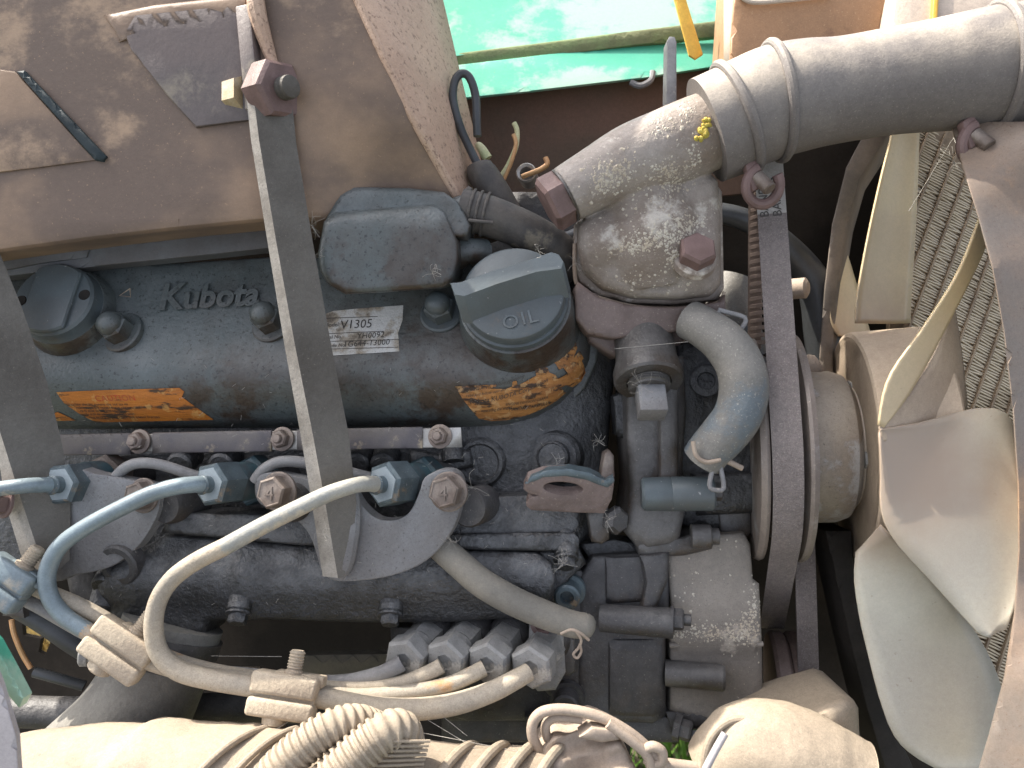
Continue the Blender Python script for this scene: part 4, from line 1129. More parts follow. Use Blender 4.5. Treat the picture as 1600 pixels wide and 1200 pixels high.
# ------------------------------------------------------------------ lifting eye
le = thing('lifting_eye', 'blue-edged steel lifting eye with a hole, below the round plug', 'lifting bracket', (890, 790, 20))
MB().hf([(818, 764), (824, 750), (848, 741), (884, 739), (918, 745), (938, 754), (952, 758), (960, 750), (956, 780), (944, 802), (900, 801), (830, 797), (822, 790), (826, 779), (842, 774), (826, 771)],
        dz=lambda x, y: 36 - (y - 740) * 0.25, depth=15, R=1.5, step=10, holes=[ell(880, 763, 31, 10, 28, 4)], dirn=(0.05, 0.75, -0.66)).build('eye_plate', M['brownc'], le, ang=30)
MB().hf([(820, 756), (830, 744), (856, 734), (890, 732), (922, 738), (946, 750), (958, 744), (960, 752), (950, 762), (936, 758), (916, 750), (884, 744), (850, 746), (826, 756)],
        dz=lambda x, y: 38 - (y - 740) * 0.25, depth=16, R=3, step=8, dirn=(0.05, 0.3, -0.9), back=False).build('worn_edge', M['nut'], le)
MB().hf([(938, 742), (944, 708), (952, 703), (959, 712), (960, 748), (952, 760), (942, 758)], dz=26, depth=26, R=5, step=8).build('eye_ear', M['bolt'], le)
MB().hf([(918, 800), (950, 790), (952, 842), (940, 850), (924, 846)], dz=8, depth=40, R=5, step=10).build('eye_leg', M['pump'], le)
MB().lathe(q(958, 812, 0), (.5, 0, .86), [(0, 22), (12, 22), (18, 16), (18, 0)], seg=6, ph=.4).build('hex_bolt', M['castb'], le, ang=25)

# ------------------------------------------------------------------ water pump
wpm = thing('water_pump', 'grey oily water pump casting between the head and the belt pulley', 'water pump', (1060, 760, 0))
MB().hf([(976, 560), (1068, 556), (1072, 640), (1066, 735), (1070, 800), (1060, 850), (1000, 860), (974, 830), (984, 760), (978, 680)], dz=-6, depth=110, R=14, step=16).build('pump_column', M['pump'], wpm, ang=50)
MB().hf([(1030, 600), (1060, 598), (1060, 760), (1040, 790), (1030, 790)], dz=12, depth=40, R=8, step=14).build('column_rib', M['pump'], wpm)
MB().hf([(1050, 540), (1130, 520), (1200, 560), (1216, 640), (1216, 770), (1190, 815), (1120, 830), (1060, 820), (1054, 700)], dz=lambda x, y: -46, depth=90, R=14, step=20).build('pump_scroll', M['cast'], wpm, ang=50)
MB().hf([(1080, 740), (1200, 738), (1206, 800), (1090, 806)], dz=-26, depth=40, R=12, step=16).build('bearing_housing', M['cast'], wpm)
MB().lathe(q(1006, 772, 14), (0.97, 0.02, .1), [(-4, 22), (0, 26), (40, 27), (42, 26), (44, 27), (104, 26), (107, 23), (107, 0)], seg=30).build('bolt_boss', M['cap'], wpm)
MB().lathe(q(1112, 768, 24), (0.97, 0.02, .1), [(-3, 19), (1, 19), (1, 15), (14, 15), (16, 12), (16, 0)], seg=6, ph=.5).build('hex_bolt', M['pump'], wpm, ang=25)
MB().hf([(992, 845), (1070, 838), (1110, 820), (1120, 835), (1112, 858), (1070, 868), (1000, 872)], dz=-12, depth=60, R=9, step=14).build('lower_boss', M['pump'], wpm)
MB().lathe(q(1080, 838, -6), (0.97, 0.02, .1), [(0, 19), (28, 19), (30, 17), (30, 13), (42, 13), (43, 0)], seg=22).build('hex_bolt', M['pump'], wpm)
MB().hf([(1120, 790), (1172, 786), (1176, 830), (1160, 848), (1126, 845)], dz=-40, depth=40, R=8, step=12).build('pump_lug', M['pump'], wpm)
MB().lathe(q(1103, 596, -36), (-.2, .1, .97), [(0, 24), (10, 24), (10, 14), (-14, 12), (-14, 0)], seg=24).build('drain_hole', M['cast'], wpm)
MB().hf([(958, 620), (975, 612), (990, 640), (985, 690), (962, 680)], dz=-50, depth=40, R=6, step=12).build('pump_lug', M['cast'], wpm)
# square-headed plug below the thermostat
sq = thing('square_plug', 'square-headed threaded plug under the thermostat housing', 'plug', (1008, 600, 30))
da = Vector((0, -0.84, 0.54)).normalized()
MB().lathe(q(1008, 548, -6), da, [(-34, 46), (20, 47), (40, 53), (56, 53), (60, 50), (60, 34), (54, 33), (54, 0)], seg=40).build('pump_outlet', M['pump'], wpm)
c = q(1008, 548, -6) + da * 50
pr = [(-6, 32)]
for k in range(5):
    pr += [(k * 4.4, 30), (k * 4.4 + 2, 33), (k * 4.4 + 3.6, 30)]
MB().lathe(c, da, pr + [(24, 29), (24, 0)], seg=32).build('thread', M['pump'], sq)
xx, yy, _ = frame(da)
MB().box(c + da * 44, xx * 21, yy * 17, da * 24, 3).build('square_head', M['lug'], sq)

# ------------------------------------------------------------------ thermostat housing
th = thing('thermostat_housing', 'crusted grey thermostat housing with a corroded water neck', 'thermostat housing', (1010, 500, 20))


def tdz(x, y):
    z = 46 - (y - 400) * 0.12
    z += 16 * math.exp(-(((x - 1085) / 34) ** 2 + ((y - 405) / 34) ** 2))
    z += 12 * math.exp(-(((x - 970) / 60) ** 2 + ((y - 380) / 30) ** 2))
    z -= 16 * math.exp(-(((x - 1030) / 22) ** 2 + ((y - 430) / 22) ** 2))
    z += 8 * math.sin(max(0, min(1, (y - 330) / 90)) * math.pi)
    return z


bn = MB().hf([(902, 352), (920, 335), (1000, 300), (1096, 262), (1122, 280), (1127, 340), (1127, 445), (1112, 462), (1060, 468), (990, 466), (940, 452), (912, 425), (904, 390)], dz=tdz, depth=90, R=24, step=10)
bn.tube([(884, 305, 58), (930, 279, 58), (985, 252, 56), (1040, 232, 54), (1085, 214, 52), (1116, 202, 50)], [44, 48, 56, 60, 61, 60], seg=36, sub=6)
bn.tube([(985, 268, 34), (1000, 320, 8), (1008, 370, -6), (1012, 420, -30)], [52, 80, 92, 84], seg=36, sub=6)
bo = bn.build('bonnet', M['thermo'], th, ang=180)
md = bo.modifiers.new('r', 'REMESH')
md.mode = 'VOXEL'
md.voxel_size = 2.0 * K
md.use_smooth_shade = True
md = bo.modifiers.new('s', 'SMOOTH')
md.factor = 0.5
md.iterations = 22
MB().hf([(898, 350), (925, 330), (1112, 276), (1128, 300), (1131, 450), (1122, 468), (1050, 476), (985, 474), (935, 462), (905, 440), (898, 420)], dz=lambda x, y: 14 - (y - 400) * .2, depth=20, R=6, step=16).build('bonnet_flange', M['thermo'], th, ang=50)
MB().tube([(898, 380, 18), (899, 436, 8), (912, 454, 6), (945, 468, 2), (1000, 480, 0), (1070, 482, 0), (1120, 474, 0), (1132, 456, 2)], 3.2, seg=8).build('gasket', M['gasket'], th)
MB().hf([(897, 452), (903, 440), (935, 464), (985, 477), (1050, 480), (1124, 472), (1133, 460), (1135, 492), (1124, 506), (1090, 514), (1000, 526), (955, 530), (918, 522), (899, 498)], dz=lambda x, y: 26 - max(0, y - 470) * .12, depth=90, R=5, step=12).build('base_flange', M['brownc'], th, ang=50)
MB().hf([(905, 490), (955, 505), (1110, 492), (1120, 500), (1060, 540), (960, 560), (920, 535)], dz=-22, depth=50, R=10, step=14).build('base_body', M['brownc'], th)
MB().lathe(q(924, 470, 6), (-.1, .35, .93), [(-2, 13), (3, 13), (3, 10), (-4, 9), (-4, 0)], seg=20).build('bolt_hole', M['brownc'], th)
MB().lathe(q(1086, 402, 64), (0.03, .42, .9), [(-10, 36), (0, 34), (3, 30), (3, 0)], seg=30).build('bolt_boss', M['thermo'], th)
MB().lathe(q(1086, 400, 64), (0.03, .42, .9), [(0, 30), (20, 30), (25, 26), (25, 0)], seg=6, ph=.5).build('hex_bolt', M['rustb'], th, ang=25)
na = (q(882, 306, 58) - q(930, 279, 58)).normalized()
MB().lathe(q(884, 305, 58), na, [(0, 44), (3, 43), (4, 30), (4, 0)], seg=36).build('neck_rim', M['pump'], th)
MB().lathe(q(882, 307, 58), na, [(0, 44), (26, 45), (32, 39), (32, 0)], seg=6, ph=.25).build('drain_plug', M['rustb'], th, ang=25)
rr_ = random.Random(4)
for k in range(22):
    px, py, r = 1098 + rr_.gauss(0, 5), 202 + rr_.gauss(0, 10), rr_.uniform(2, 5)
    MB().lathe(q(px, py, 112), (-.5 + rr_.uniform(-.5, .5), .2, .9), [(-8, r), (0, r * .9), (2, r * .5), (3, 0)], seg=6, ph=k).build('residue', M['yel2'], th)


def flakes(o, spots, m, parent, name, size=(1.2, 3.2), seed=1):
    """mineral crust: small lumps lying on the surface of o, in clusters (px, py, spread x, spread y, count)"""
    from mathutils.bvhtree import BVHTree
    dg = bpy.context.evaluated_depsgraph_get()
    dg.update()
    bv = BVHTree.FromObject(o, dg)
    inv = o.matrix_world.inverted()
    if parent:
        inv = Matrix.Translation(-WL[o])
    r_ = random.Random(seed)
    mb = MB()
    n_ = 0
    oc_ = inv @ CAM
    rt = ROT.transposed()
    for px, py, sx, sy, cnt in spots:
        for k in range(cnt * 2):
            x, y = px + r_.gauss(0, sx), py + r_.gauss(0, sy)
            d = ROT @ Vector(((x - 800), -(y - 600), -F)).normalized()
            hit, nor, *_ = bv.ray_cast(oc_, d)
            if hit is None:
                continue
            c = rt @ (hit + WL[o] - CAM) / K
            c.z += F
            nn = (rt @ nor).normalized()
            if nn.z < 0.05:
                continue
            xx_, yy_, _ = frame(nn)
            w = r_.uniform(*size) * r_.choice((.35, .45, .6, .8, 1.2))
            rim = [c + (xx_ * math.cos(u) + yy_ * math.sin(u)) * w * r_.uniform(.6, 1.3) - nn * .3 for u in (6.283 * i / 6 for i in range(6))]
            top = c + nn * w * .45
            mb._faces(rim + [top], [(i, (i + 1) % 6, 6) for i in range(6)])
    return mb.build(name, m, parent, kind='stuff', recalc=False)


flakes(bo, [(955, 268, 20, 12, 150), (945, 290, 12, 8, 60), (1045, 268, 16, 10, 90), (1055, 290, 12, 8, 60), (1035, 195, 16, 12, 60), (1075, 172, 8, 8, 40), (1085, 250, 6, 14, 40), (1072, 352, 16, 10, 120), (1030, 372, 26, 9, 150), (990, 388, 16, 6, 80), (1052, 402, 7, 9, 60), (1000, 300, 40, 40, 90), (1010, 440, 50, 12, 60)], M['crust'], th, 'mineral_crust', seed=3)

flakes(flake_cover, [(1110, 992, 40, 6, 200), (1170, 985, 14, 14, 170), (1180, 950, 6, 24, 90), (1130, 985, 30, 10, 60), (1085, 920, 24, 22, 22), (1100, 850, 24, 6, 24), (1150, 1050, 26, 30, 20)], M['crust'], fc, 'mineral_crust', size=(1.0, 2.6), seed=8)

# ------------------------------------------------------------------ coolant hose and clamps
hose = thing('coolant_hose', 'thick dusty rubber coolant hose running from the thermostat neck to the upper right', 'hose', (1350, 140, 70))
hp = [(1104, 205, 52), (1140, 190, 56), (1170, 176, 60), (1210, 160, 64), (1255, 150, 68), (1310, 142, 74), (1400, 127, 84), (1480, 116, 94), (1540, 108, 102), (1600, 100, 110), (1680, 92, 120)]
hr = [82, 83, 84, 85, 83, 79, 80, 85, 90, 90, 92]
hb = MB().tube(hp, hr, seg=56, sub=10)
hb.build('hose_wall', M['rubber'], hose, ang=60)


def ring_on_hose(i0, t, rr, wr, m, name, parent, off=0.0):
    a, b = q(*hp[i0]), q(*hp[i0 + 1])
    c = a.lerp(b, t)
    d = (b - a).normalized()
    r = (hr[i0] + (hr[i0 + 1] - hr[i0]) * t + off) * (F - c.z) / F
    x, y, _ = frame(d)
    pts = [tuple(c + (x * math.cos(u) + y * math.sin(u)) * r) for u in (2 * math.pi * k / 48 for k in range(49))]
    return MB().tube(pts, wr, seg=10, sub=1, raw=True, cap=False).build(name, m, parent)


def hose_clamp(i0, ts, px, py, dz, label):
    t = thing('hose_clamp', label, 'hose clamp', (px, py, dz), 'wire clamps on the coolant hose')
    for k in ts:
        ring_on_hose(*k, 0, 7, M['rubber'], 'wire_ring', t, 2)
    # ear with its screw under the hose
    c = q(px, py, dz)
    pts = [tuple(c + Vector((24 * math.cos(u), 26 * math.sin(u), 6 * math.sin(u)))) for u in (R_(-250 + 285 * k / 16) for k in range(17))]
    MB().tube(pts, 8, seg=10, sub=2, raw=True).build('ear_loop', M['rustb'], t)
    MB().lathe(c + Vector((-6, 6, 8)), (.45, -.75, .5), [(-8, 11), (22, 11), (24, 9), (24, 0)], seg=18).build('screw', M['bolt'], t)
    MB().box(c + Vector((-14, 14, 0)), (9, 6, 0), (-6, 20, 0), (0, 0, 9), 4).build('ear_block', M['rustb'], t)
    return t


hose_clamp(1, ((1, .35), (3, .05)), 1192, 290, 78, 'wire hose clamp with hanging screw ear near the thermostat neck')
hose_clamp(8, ((8, .25),), 1530, 224, 116, 'wire hose clamp with hanging screw ear at the radiator end')

# ------------------------------------------------------------------ bypass hose
bh = thing('bypass_hose', 'short pale curved bypass hose beside the belt', 'hose', (1140, 610, 60))
MB().tube([(1078, 500, 20), (1100, 512, 38), (1132, 536, 56), (1156, 572, 68), (1162, 612, 72), (1152, 650, 72), (1130, 680, 66), (1110, 702, 58), (1098, 718, 50)], [31, 32, 35, 37, 38, 37, 36, 34, 33], seg=30, sub=8).build('hose_wall', M['bypass'], bh, ang=60)
MB().tube([(1066, 506, 20), (1100, 505, 30)], [22, 30], seg=24).build('pipe_stub', M['pump'], bh)


def spring_clamp(px, py, dz, d, label, m):
    t = thing('spring_clamp', label, 'hose clamp', (px, py, dz), 'spring clamps on the bypass hose')
    c = q(px, py, dz)
    d = Vector(d)
    u = Vector((-d.y, d.x, 0)).normalized()
    MB().tube([tuple(v) for v in (c, c + d * 12 + u * 3, c + d * 40 + u * 9, c + d * 44 - u * 4, c + d * 38 - u * 12, c + d * 10 - u * 8, c - u * 2)], 3.6, seg=8, sub=3, raw=True).build('clamp_tab', m, t)
    return t


spring_clamp(1122, 484, 44, (.86, -.5, .1), 'open steel spring clamp tab at the top of the bypass hose', M['pipeg'])
spring_clamp(1124, 720, 70, (-.12, -.95, .2), 'hanging steel spring clamp tab below the bypass hose', M['pipeg'])
tag(MB().tube([(1122, 714, 70), (1140, 722, 72), (1160, 732, 72)], 4.5, seg=8).build('clamp_tang', M['creamp']), 'pale clamp tang sticking out below the bypass hose', 'hose clamp', 'spring clamps on the bypass hose')
ring = [(1083, 690), (1088, 712), (1104, 722), (1126, 718)]
tag(MB().tube([(x, y, 88) for x, y in ring], 3.5, seg=8).build('clamp_band', M['creamp']), 'dusty clamp band round the lower bypass hose end', 'hose clamp', 'spring clamps on the bypass hose')

# ------------------------------------------------------------------ fan pulley and belts
PC = q(1208, 698, -95)
pul = thing('fan_pulley', 'stained grey fan pulley with a rounded hub, driving the fan', 'pulley', (1218, 694, -95))
MB().lathe(PC, AX, [(-44, 60), (-46, 150), (-42, 184), (-34, 188), (-29, 186), (-28, 176), (-20, 150), (10, 150), (24, 178), (26, 188), (31, 190), (38, 187), (40, 176), (40, 100)], seg=96, s=1).build('pulley_rim', M['pulley'], pul)
MB().lathe(PC, AX, [(36, 126), (60, 126), (90, 125), (108, 118), (118, 104), (121, 90), (121, 0)], seg=72, s=1).build('pulley_hub', M['boss'], pul)
MB().lathe(PC, AX, [(116, 100), (150, 99), (152, 92), (152, 60)], seg=60, s=1).lathe(PC, AX, [(176, 70), (260, 70)], seg=40, s=1).build('spacer', M['airw'], pul)
xx, yy, _ = frame(AX)
for k in range(4):
    u = R_(8 + 90 * k - 0)
    c = PC + AX * 119 + (xx * math.cos(u) + yy * math.sin(u)) * 92
    MB().lathe(c, AX, [(0, 17), (4, 17), (5, 15), (24, 15), (27, 12), (27, 0)], seg=6, ph=.2 * k).build('hub_bolt', M['nutd'], pul, ang=25)
MB().lathe(PC + AX * 34 + Vector((6, 120, 0)), (0.8, .5, .2), [(0, 20), (30, 20), (36, 14), (36, 0)], seg=20).build('hub_nub', M['creamp'], pul)

fb = thing('fan_belt', 'worn cogged fan belt passing over the pulley, printed near the hose', 'belt', (1218, 694, 90))


def strap(path, w, th_, m, name, parent, wv=None):
    """flat belt: path of engine-frame points, width along the shaft, thickness inwards"""
    C = [Vector(p) for p in path]
    rows = []
    for i, c in enumerate(C):
        t = (C[min(i + 1, len(C) - 1)] - C[max(i - 1, 0)]).normalized()
        ww = wv or AX
        n = ww.cross(t).normalized()
        rows.append([c - ww * w / 2, c + ww * w / 2, c + ww * w / 2 * .8 + n * th_, c - ww * w / 2 * .8 + n * th_])
    return MB().loft(rows, closed=True, caps=True).build(name, m, parent, ang=30)


RB = 192
up = Vector((-0.08, 0.97, -0.24)).normalized()          # the front run climbs and leans back
fpath = []
PB = PC - AX * 2
ex = Vector((0, 0, 1)) - AX * AX.z
ex = (ex - up * ex.dot(up)).normalized()
ey = ex.cross(AX).normalized()
if ey.y < 0:
    ey = -ey
for k in range(12):
    fpath.append(PB + ex * RB + ey * (520 - k * 46))
arc = [PB + (ex * math.cos(R_(d)) - ey * math.sin(R_(d))) * RB for d in range(5, 66, 6)]
low = [arc[-1] + (arc[-1] - arc[-2]).normalized() * 36 * k for k in range(1, 9)]
strap(fpath[4:] + arc + low, 43, 14, M['belt'], 'belt_run', fb)
strap(fpath[:5], 43, 14, M['beltp'], 'belt_run', fb)  # top run painted lighter, as if in the sun
# lettering printed on the belt back
bp0 = PB + ex * (RB + .6) + ey * 338
for dx in (-15, 4):
    MB().text('BANDO', lambda x, y, z, dx=dx: bp0 + AX * (dx - 4 + 14 - y) * 1.0 + ey * (x - 8) + ex * (z * .5 + .6), size=19, space=1.0).build('belt_print', M['beltprint'], fb, recalc=False)
# back run with its cogs seen from inside
bpath = [q(1180 - 2 * k / 8, 280 + 38 * k, -40 - 4 * k) for k in range(8)]
strap(bpath, 22, 10, M['cog'], 'belt_run', fb, wv=Vector((0.8, 0, 0.6)))
for k in range(22):
    MB().box(q(1184, 292 + k * 11.6, -32 - k), (7, 1, 4), (0, 3.6, 0), (3, 0, 8), 1, 1).build('cog', M['cog'], fb)

ab = tag(strap([q(1256 + 2.4 * k / 2, 805 + 38 * k, -70) for k in range(10)], 36, 10, M['belt'], 'alternator_belt', None, wv=Vector((0.99, 0, -.1))), 'dark belt running straight down behind the fan pulley', 'belt')
for i, (px, lab) in enumerate(((1205, 'brown pulley disc edge low beside the front cover'), (1232, 'brown pulley disc edge nearest the dark lower belt'))):
    tag(MB().lathe(q(px, 1090, -150), AX, [(0, 20), (0, 96), (5, 100), (20, 100), (25, 94), (25, 20)], seg=64).build('crank_pulley', M['brownc']), lab, 'pulley', 'crank pulley discs')

# ------------------------------------------------------------------ fan
fan = thing('cooling_fan', 'yellowed plastic cooling fan with broad twisted blades and a hollow hub', 'fan', (1380, 690, -60))
FC = PC + AX * 120
MB().lathe(FC, AX, [(2, 174), (0, 180), (2, 186), (8, 188), (60, 190), (108, 192), (112, 188), (112, 178), (70, 172), (8, 176), (2, 174)], seg=96, s=1).build('hub_ring', M['fanc'], fan)
MB().lathe(FC, AX, [(96, 176), (92, 60), (94, 40)], seg=64, s=1).build('hub_disc', M['fanc'], fan)
for k in range(6):
    u = R_(60 * k + 25)
    d = xx * math.cos(u) + yy * math.sin(u)
    s_ = AX.cross(d)
    MB().box(FC + AX * 70 + d * 118, d * 58, s_ * 3.5, AX * 26, 1.5).build('hub_rib', M['fanc'], fan)


def blade(ea, eb, m, n=18, k=8, thick=3.6, bulge=0):
    ca = catmull([tuple(q(*p)) for p in ea], 6)
    cb = catmull([tuple(q(*p)) for p in eb], 6)

    def at(c, t):
        f = t * (len(c) - 1)
        i = min(int(f), len(c) - 2)
        return Vector(c[i]).lerp(Vector(c[i + 1]), f - i)
    rows = []
    for i in range(n + 1):
        a, b = at(ca, i / n), at(cb, i / n)
        rows.append([a.lerp(b, j / k) + Vector((0, 0, bulge * math.sin(math.pi * j / k))) for j in range(k + 1)])
    return MB().loft(rows).build('blade', m, fan, solid=thick, ang=60)


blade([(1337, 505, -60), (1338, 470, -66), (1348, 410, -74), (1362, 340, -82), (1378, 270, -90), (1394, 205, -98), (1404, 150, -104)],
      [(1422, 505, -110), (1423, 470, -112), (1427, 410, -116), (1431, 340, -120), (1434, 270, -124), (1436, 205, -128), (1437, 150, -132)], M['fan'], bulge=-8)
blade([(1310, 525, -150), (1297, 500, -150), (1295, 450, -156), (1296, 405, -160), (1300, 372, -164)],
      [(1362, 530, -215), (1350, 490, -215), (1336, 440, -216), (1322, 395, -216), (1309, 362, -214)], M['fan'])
# blade rising to the upper right: bright leading face, then its twisted lee side, shade put in as browner plastic
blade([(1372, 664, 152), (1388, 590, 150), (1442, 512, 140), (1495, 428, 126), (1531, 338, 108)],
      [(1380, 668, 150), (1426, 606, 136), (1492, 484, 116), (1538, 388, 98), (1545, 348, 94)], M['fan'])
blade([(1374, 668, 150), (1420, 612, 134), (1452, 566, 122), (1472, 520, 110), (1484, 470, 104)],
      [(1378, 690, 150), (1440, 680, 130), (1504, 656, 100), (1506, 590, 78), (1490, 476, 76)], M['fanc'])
# blade towards the viewer
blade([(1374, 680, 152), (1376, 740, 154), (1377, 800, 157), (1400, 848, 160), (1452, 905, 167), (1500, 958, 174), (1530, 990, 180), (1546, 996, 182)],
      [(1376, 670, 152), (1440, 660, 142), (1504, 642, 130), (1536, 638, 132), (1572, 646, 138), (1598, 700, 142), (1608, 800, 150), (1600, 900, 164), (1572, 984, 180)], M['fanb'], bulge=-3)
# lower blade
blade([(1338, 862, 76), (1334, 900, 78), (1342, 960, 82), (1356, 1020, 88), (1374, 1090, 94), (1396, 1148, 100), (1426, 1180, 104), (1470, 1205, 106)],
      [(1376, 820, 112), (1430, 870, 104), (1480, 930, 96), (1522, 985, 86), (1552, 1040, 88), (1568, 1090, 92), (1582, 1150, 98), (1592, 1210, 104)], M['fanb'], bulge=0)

# ------------------------------------------------------------------ radiator
rad = thing('radiator', 'dusty radiator core with diagonal tube rows behind the fan', 'radiator', (1520, 480, -170))
rc = q(1500, 440, -270)
rd = Vector((0.43, 0.88, -0.20)).normalized()
rs = Vector((0.86, -0.42, -0.10)).normalized()
rs = (rs - rd * rs.dot(rd)).normalized()
rn = rd.cross(rs).normalized()
if rn.z < 0:
    rn = -rn


def seen(v):
    s_ = F / (F - v.z)
    return 1396 < 800 + v.x * s_ < 1680 and 150 < 600 - v.y * s_ < 1120


MB().hf([(1390, 140), (1690, 140), (1690, 1130), (1390, 1130)], dz=-300, depth=14, R=0, step=80).build('core_backing', M['coret'], rad)
rf = random.Random(9)
fins = MB()
for i in range(-13, 16):
    c = rc + rs * (i * 35.0)
    js = [j for j in range(-150, 150) if seen(c + rd * (j * 5.6))]
    if len(js) < 2:
        continue
    lo, hi = c + rd * (js[0] * 5.6), c + rd * (js[-1] * 5.6)
    MB().box((lo + hi) / 2 + rn * 2, (hi - lo) / 2, rs * 2.0, rn * 8, 0).build('core_tube', M['coret'], rad)
    for j in js:
        o = c + rs * 17.5 + rd * (j * 5.6 + rf.uniform(-.5, .5)) + rn * rf.uniform(-1, 1)
        lean = rd * rf.uniform(-1.0, 2.5) + rn * rf.uniform(-1, 1)
        a, b = o - rs * 15.4 - lean, o + rs * 15.4 + lean
        h = rn * 5
        fins._faces([a - h, b - h, b + h, a + h, a - h + rd * 2.8, b - h + rd * 2.8, b + h + rd * 2.8, a + h + rd * 2.8],
                    [(0, 1, 2, 3), (4, 5, 6, 7), (3, 2, 6, 7), (0, 1, 5, 4), (0, 3, 7, 4), (1, 2, 6, 5)])
fins.build('fins', M['core'], rad, kind='stuff')



def wing_z(x, y):
    # bend added for the light: top and foot turn into the sun, middle away
    a = max(0.0, min(1.0, (300 - y) / 70)) + max(0.0, min(1.0, (y - 900) / 160))
    return 196 + (x - 1560) * (-0.25 + 0.75 * min(1.0, a)) - max(0, 420 - y) * 0.3


sh = thing('fan_shroud', 'rusty sheet metal fan shroud curving down the right picture edge', 'shroud', (1560, 700, 120))
MB().hf([(1484, 190), (1504, 262), (1528, 340), (1550, 420), (1568, 520), (1582, 640), (1590, 760), (1591, 860), (1584, 960), (1568, 1060), (1544, 1150), (1520, 1230), (1720, 1230), (1720, 190)],
        dz=wing_z, depth=70, R=5, step=22, dirn=(0.8, 0, -1)).build('right_wing', M['shroud'], sh)
MB().hf([(1352, 205), (1322, 262), (1300, 350), (1288, 450), (1280, 560), (1279, 640), (1300, 640), (1302, 540), (1310, 440), (1324, 350), (1344, 280), (1392, 205)],
        dz=-150, depth=90, R=4, step=16, dirn=(0.5, 0, -.86)).build('left_wing', M['shroudd'], sh)
MB().hf([(1290, 830), (1310, 920), (1330, 1010), (1352, 1100), (1376, 1180), (1392, 1230), (1440, 1230), (1405, 1150), (1370, 1060), (1346, 960), (1334, 880), (1330, 830)],
        dz=-60, depth=70, R=4, step=18).build('lower_wing', M['shadowm'], sh)
tt = thing('radiator_top_tank', 'pale dusty radiator top tank behind the hose, upper right corner', 'radiator tank', (1500, 60, -60))
MB().hf([(1398, -60), (1640, -60), (1640, 120), (1560, 120), (1430, 130), (1385, 120)], dz=lambda x, y: -60 + (y - 30) * 0.3, depth=120, R=12, step=30).build('tank_wall', M['topt'], tt)
MB().hf([(1462, -60), (1470, -60), (1463, 60), (1455, 60)], dz=lambda x, y: -50 + (y - 30) * 0.3, depth=8, R=2, step=20).build('paint_stripe', M['yellow'], tt)
ah = tag(MB().hf([(1340, -60), (1420, -60), (1392, 60), (1360, 120), (1330, 120)], dz=-130, depth=80, R=6, step=24).build('hood_bracket', M['shadowm']), 'dark bracket strip between the rusty box and radiator tank', 'bracket')

# ------------------------------------------------------------------ upper background
gp_ = thing('green_side_panel', 'sun-faded green bonnet side panel with a folded lower lip, behind the engine', 'body panel', (920, 60, -240))
MB().hf([(660, -160), (1300, -160), (1300, 22), (1150, 32), (1000, 50), (830, 72), (660, 94)], dz=lambda x, y: -300 + (y - 50) * 0.9, depth=6, R=0, step=60).build('upper_sheet', M['green'], gp_)
MB().hf([(660, 90), (830, 69), (1000, 47), (1150, 29), (1160, 54), (1000, 70), (830, 92), (660, 112)], dz=lambda x, y: -268, depth=10, R=4, step=20).build('dirty_fold', M['moss'], gp_)
MB().hf([(660, 108), (830, 88), (1000, 66), (1150, 50), (1160, 96), (1130, 102), (1000, 122), (830, 142), (660, 160)], dz=lambda x, y: -262 + (y - 90) * 0.9, depth=8, R=2, step=24).build('lower_lip', M['green'], gp_)
tag(MB().hf([(660, 140), (830, 128), (1130, 92), (1180, 92), (1180, 300), (900, 330), (660, 330)], dz=-290, depth=10, R=0, step=60).build('inner_plate', M['plate']), 'dark brown oxide steel plate below the green panel', 'plate')
tag(MB().hf([(1048, -20), (1066, -20), (1098, 84), (1086, 92), (1076, 86)], dz=-190, depth=6, R=2, step=14, dirn=(.2, 0, -1)).build('strap', M['yellow']), 'yellow strap end hanging over the green panel', 'strap')
ac = thing('air_box', 'rust brown box with rounded corner above the coolant hose', 'box', (1260, 50, -120))
MB().hf([(1150, -60), (1420, -60), (1388, 20), (1366, 70), (1350, 120), (1140, 130), (1142, 60)], dz=lambda x, y: -110, depth=120, R=5, step=24).build('box_wall', M['air'], ac)
rows = []
for k in range(9):
    u = R_(90 * k / 8)
    rows.append([q(1162 - 30 * math.sin(u), y, -112 - 30 * (1 - math.cos(u))) for y in (-60, 0, 60, 130)])
MB().loft(rows).build('rounded_corner', M['airw'], ac, solid=3)
MB().tube([(1156, -8, -106), (1176, 3, -102), (1230, 0, -102), (1300, -8, -102)], 4, seg=8).build('box_seam', M['airw'], ac)
tag(MB().hf([(1042, 64), (1046, 57), (1054, 58), (1057, 66), (1057, 200), (1040, 200)], dz=-40, depth=26, R=3, step=14).build('slotted_strip', M['pipeg']), 'upright grey steel strip end behind the water neck', 'steel strip')
tag(MB().tube([(985, 128, -240), (1000, 134, -238), (1016, 126, -240), (1020, 112, -244)], 5, seg=8).build('cable_loop', M['pipeg']), 'grey cable loop end under the green panel lip', 'cable')

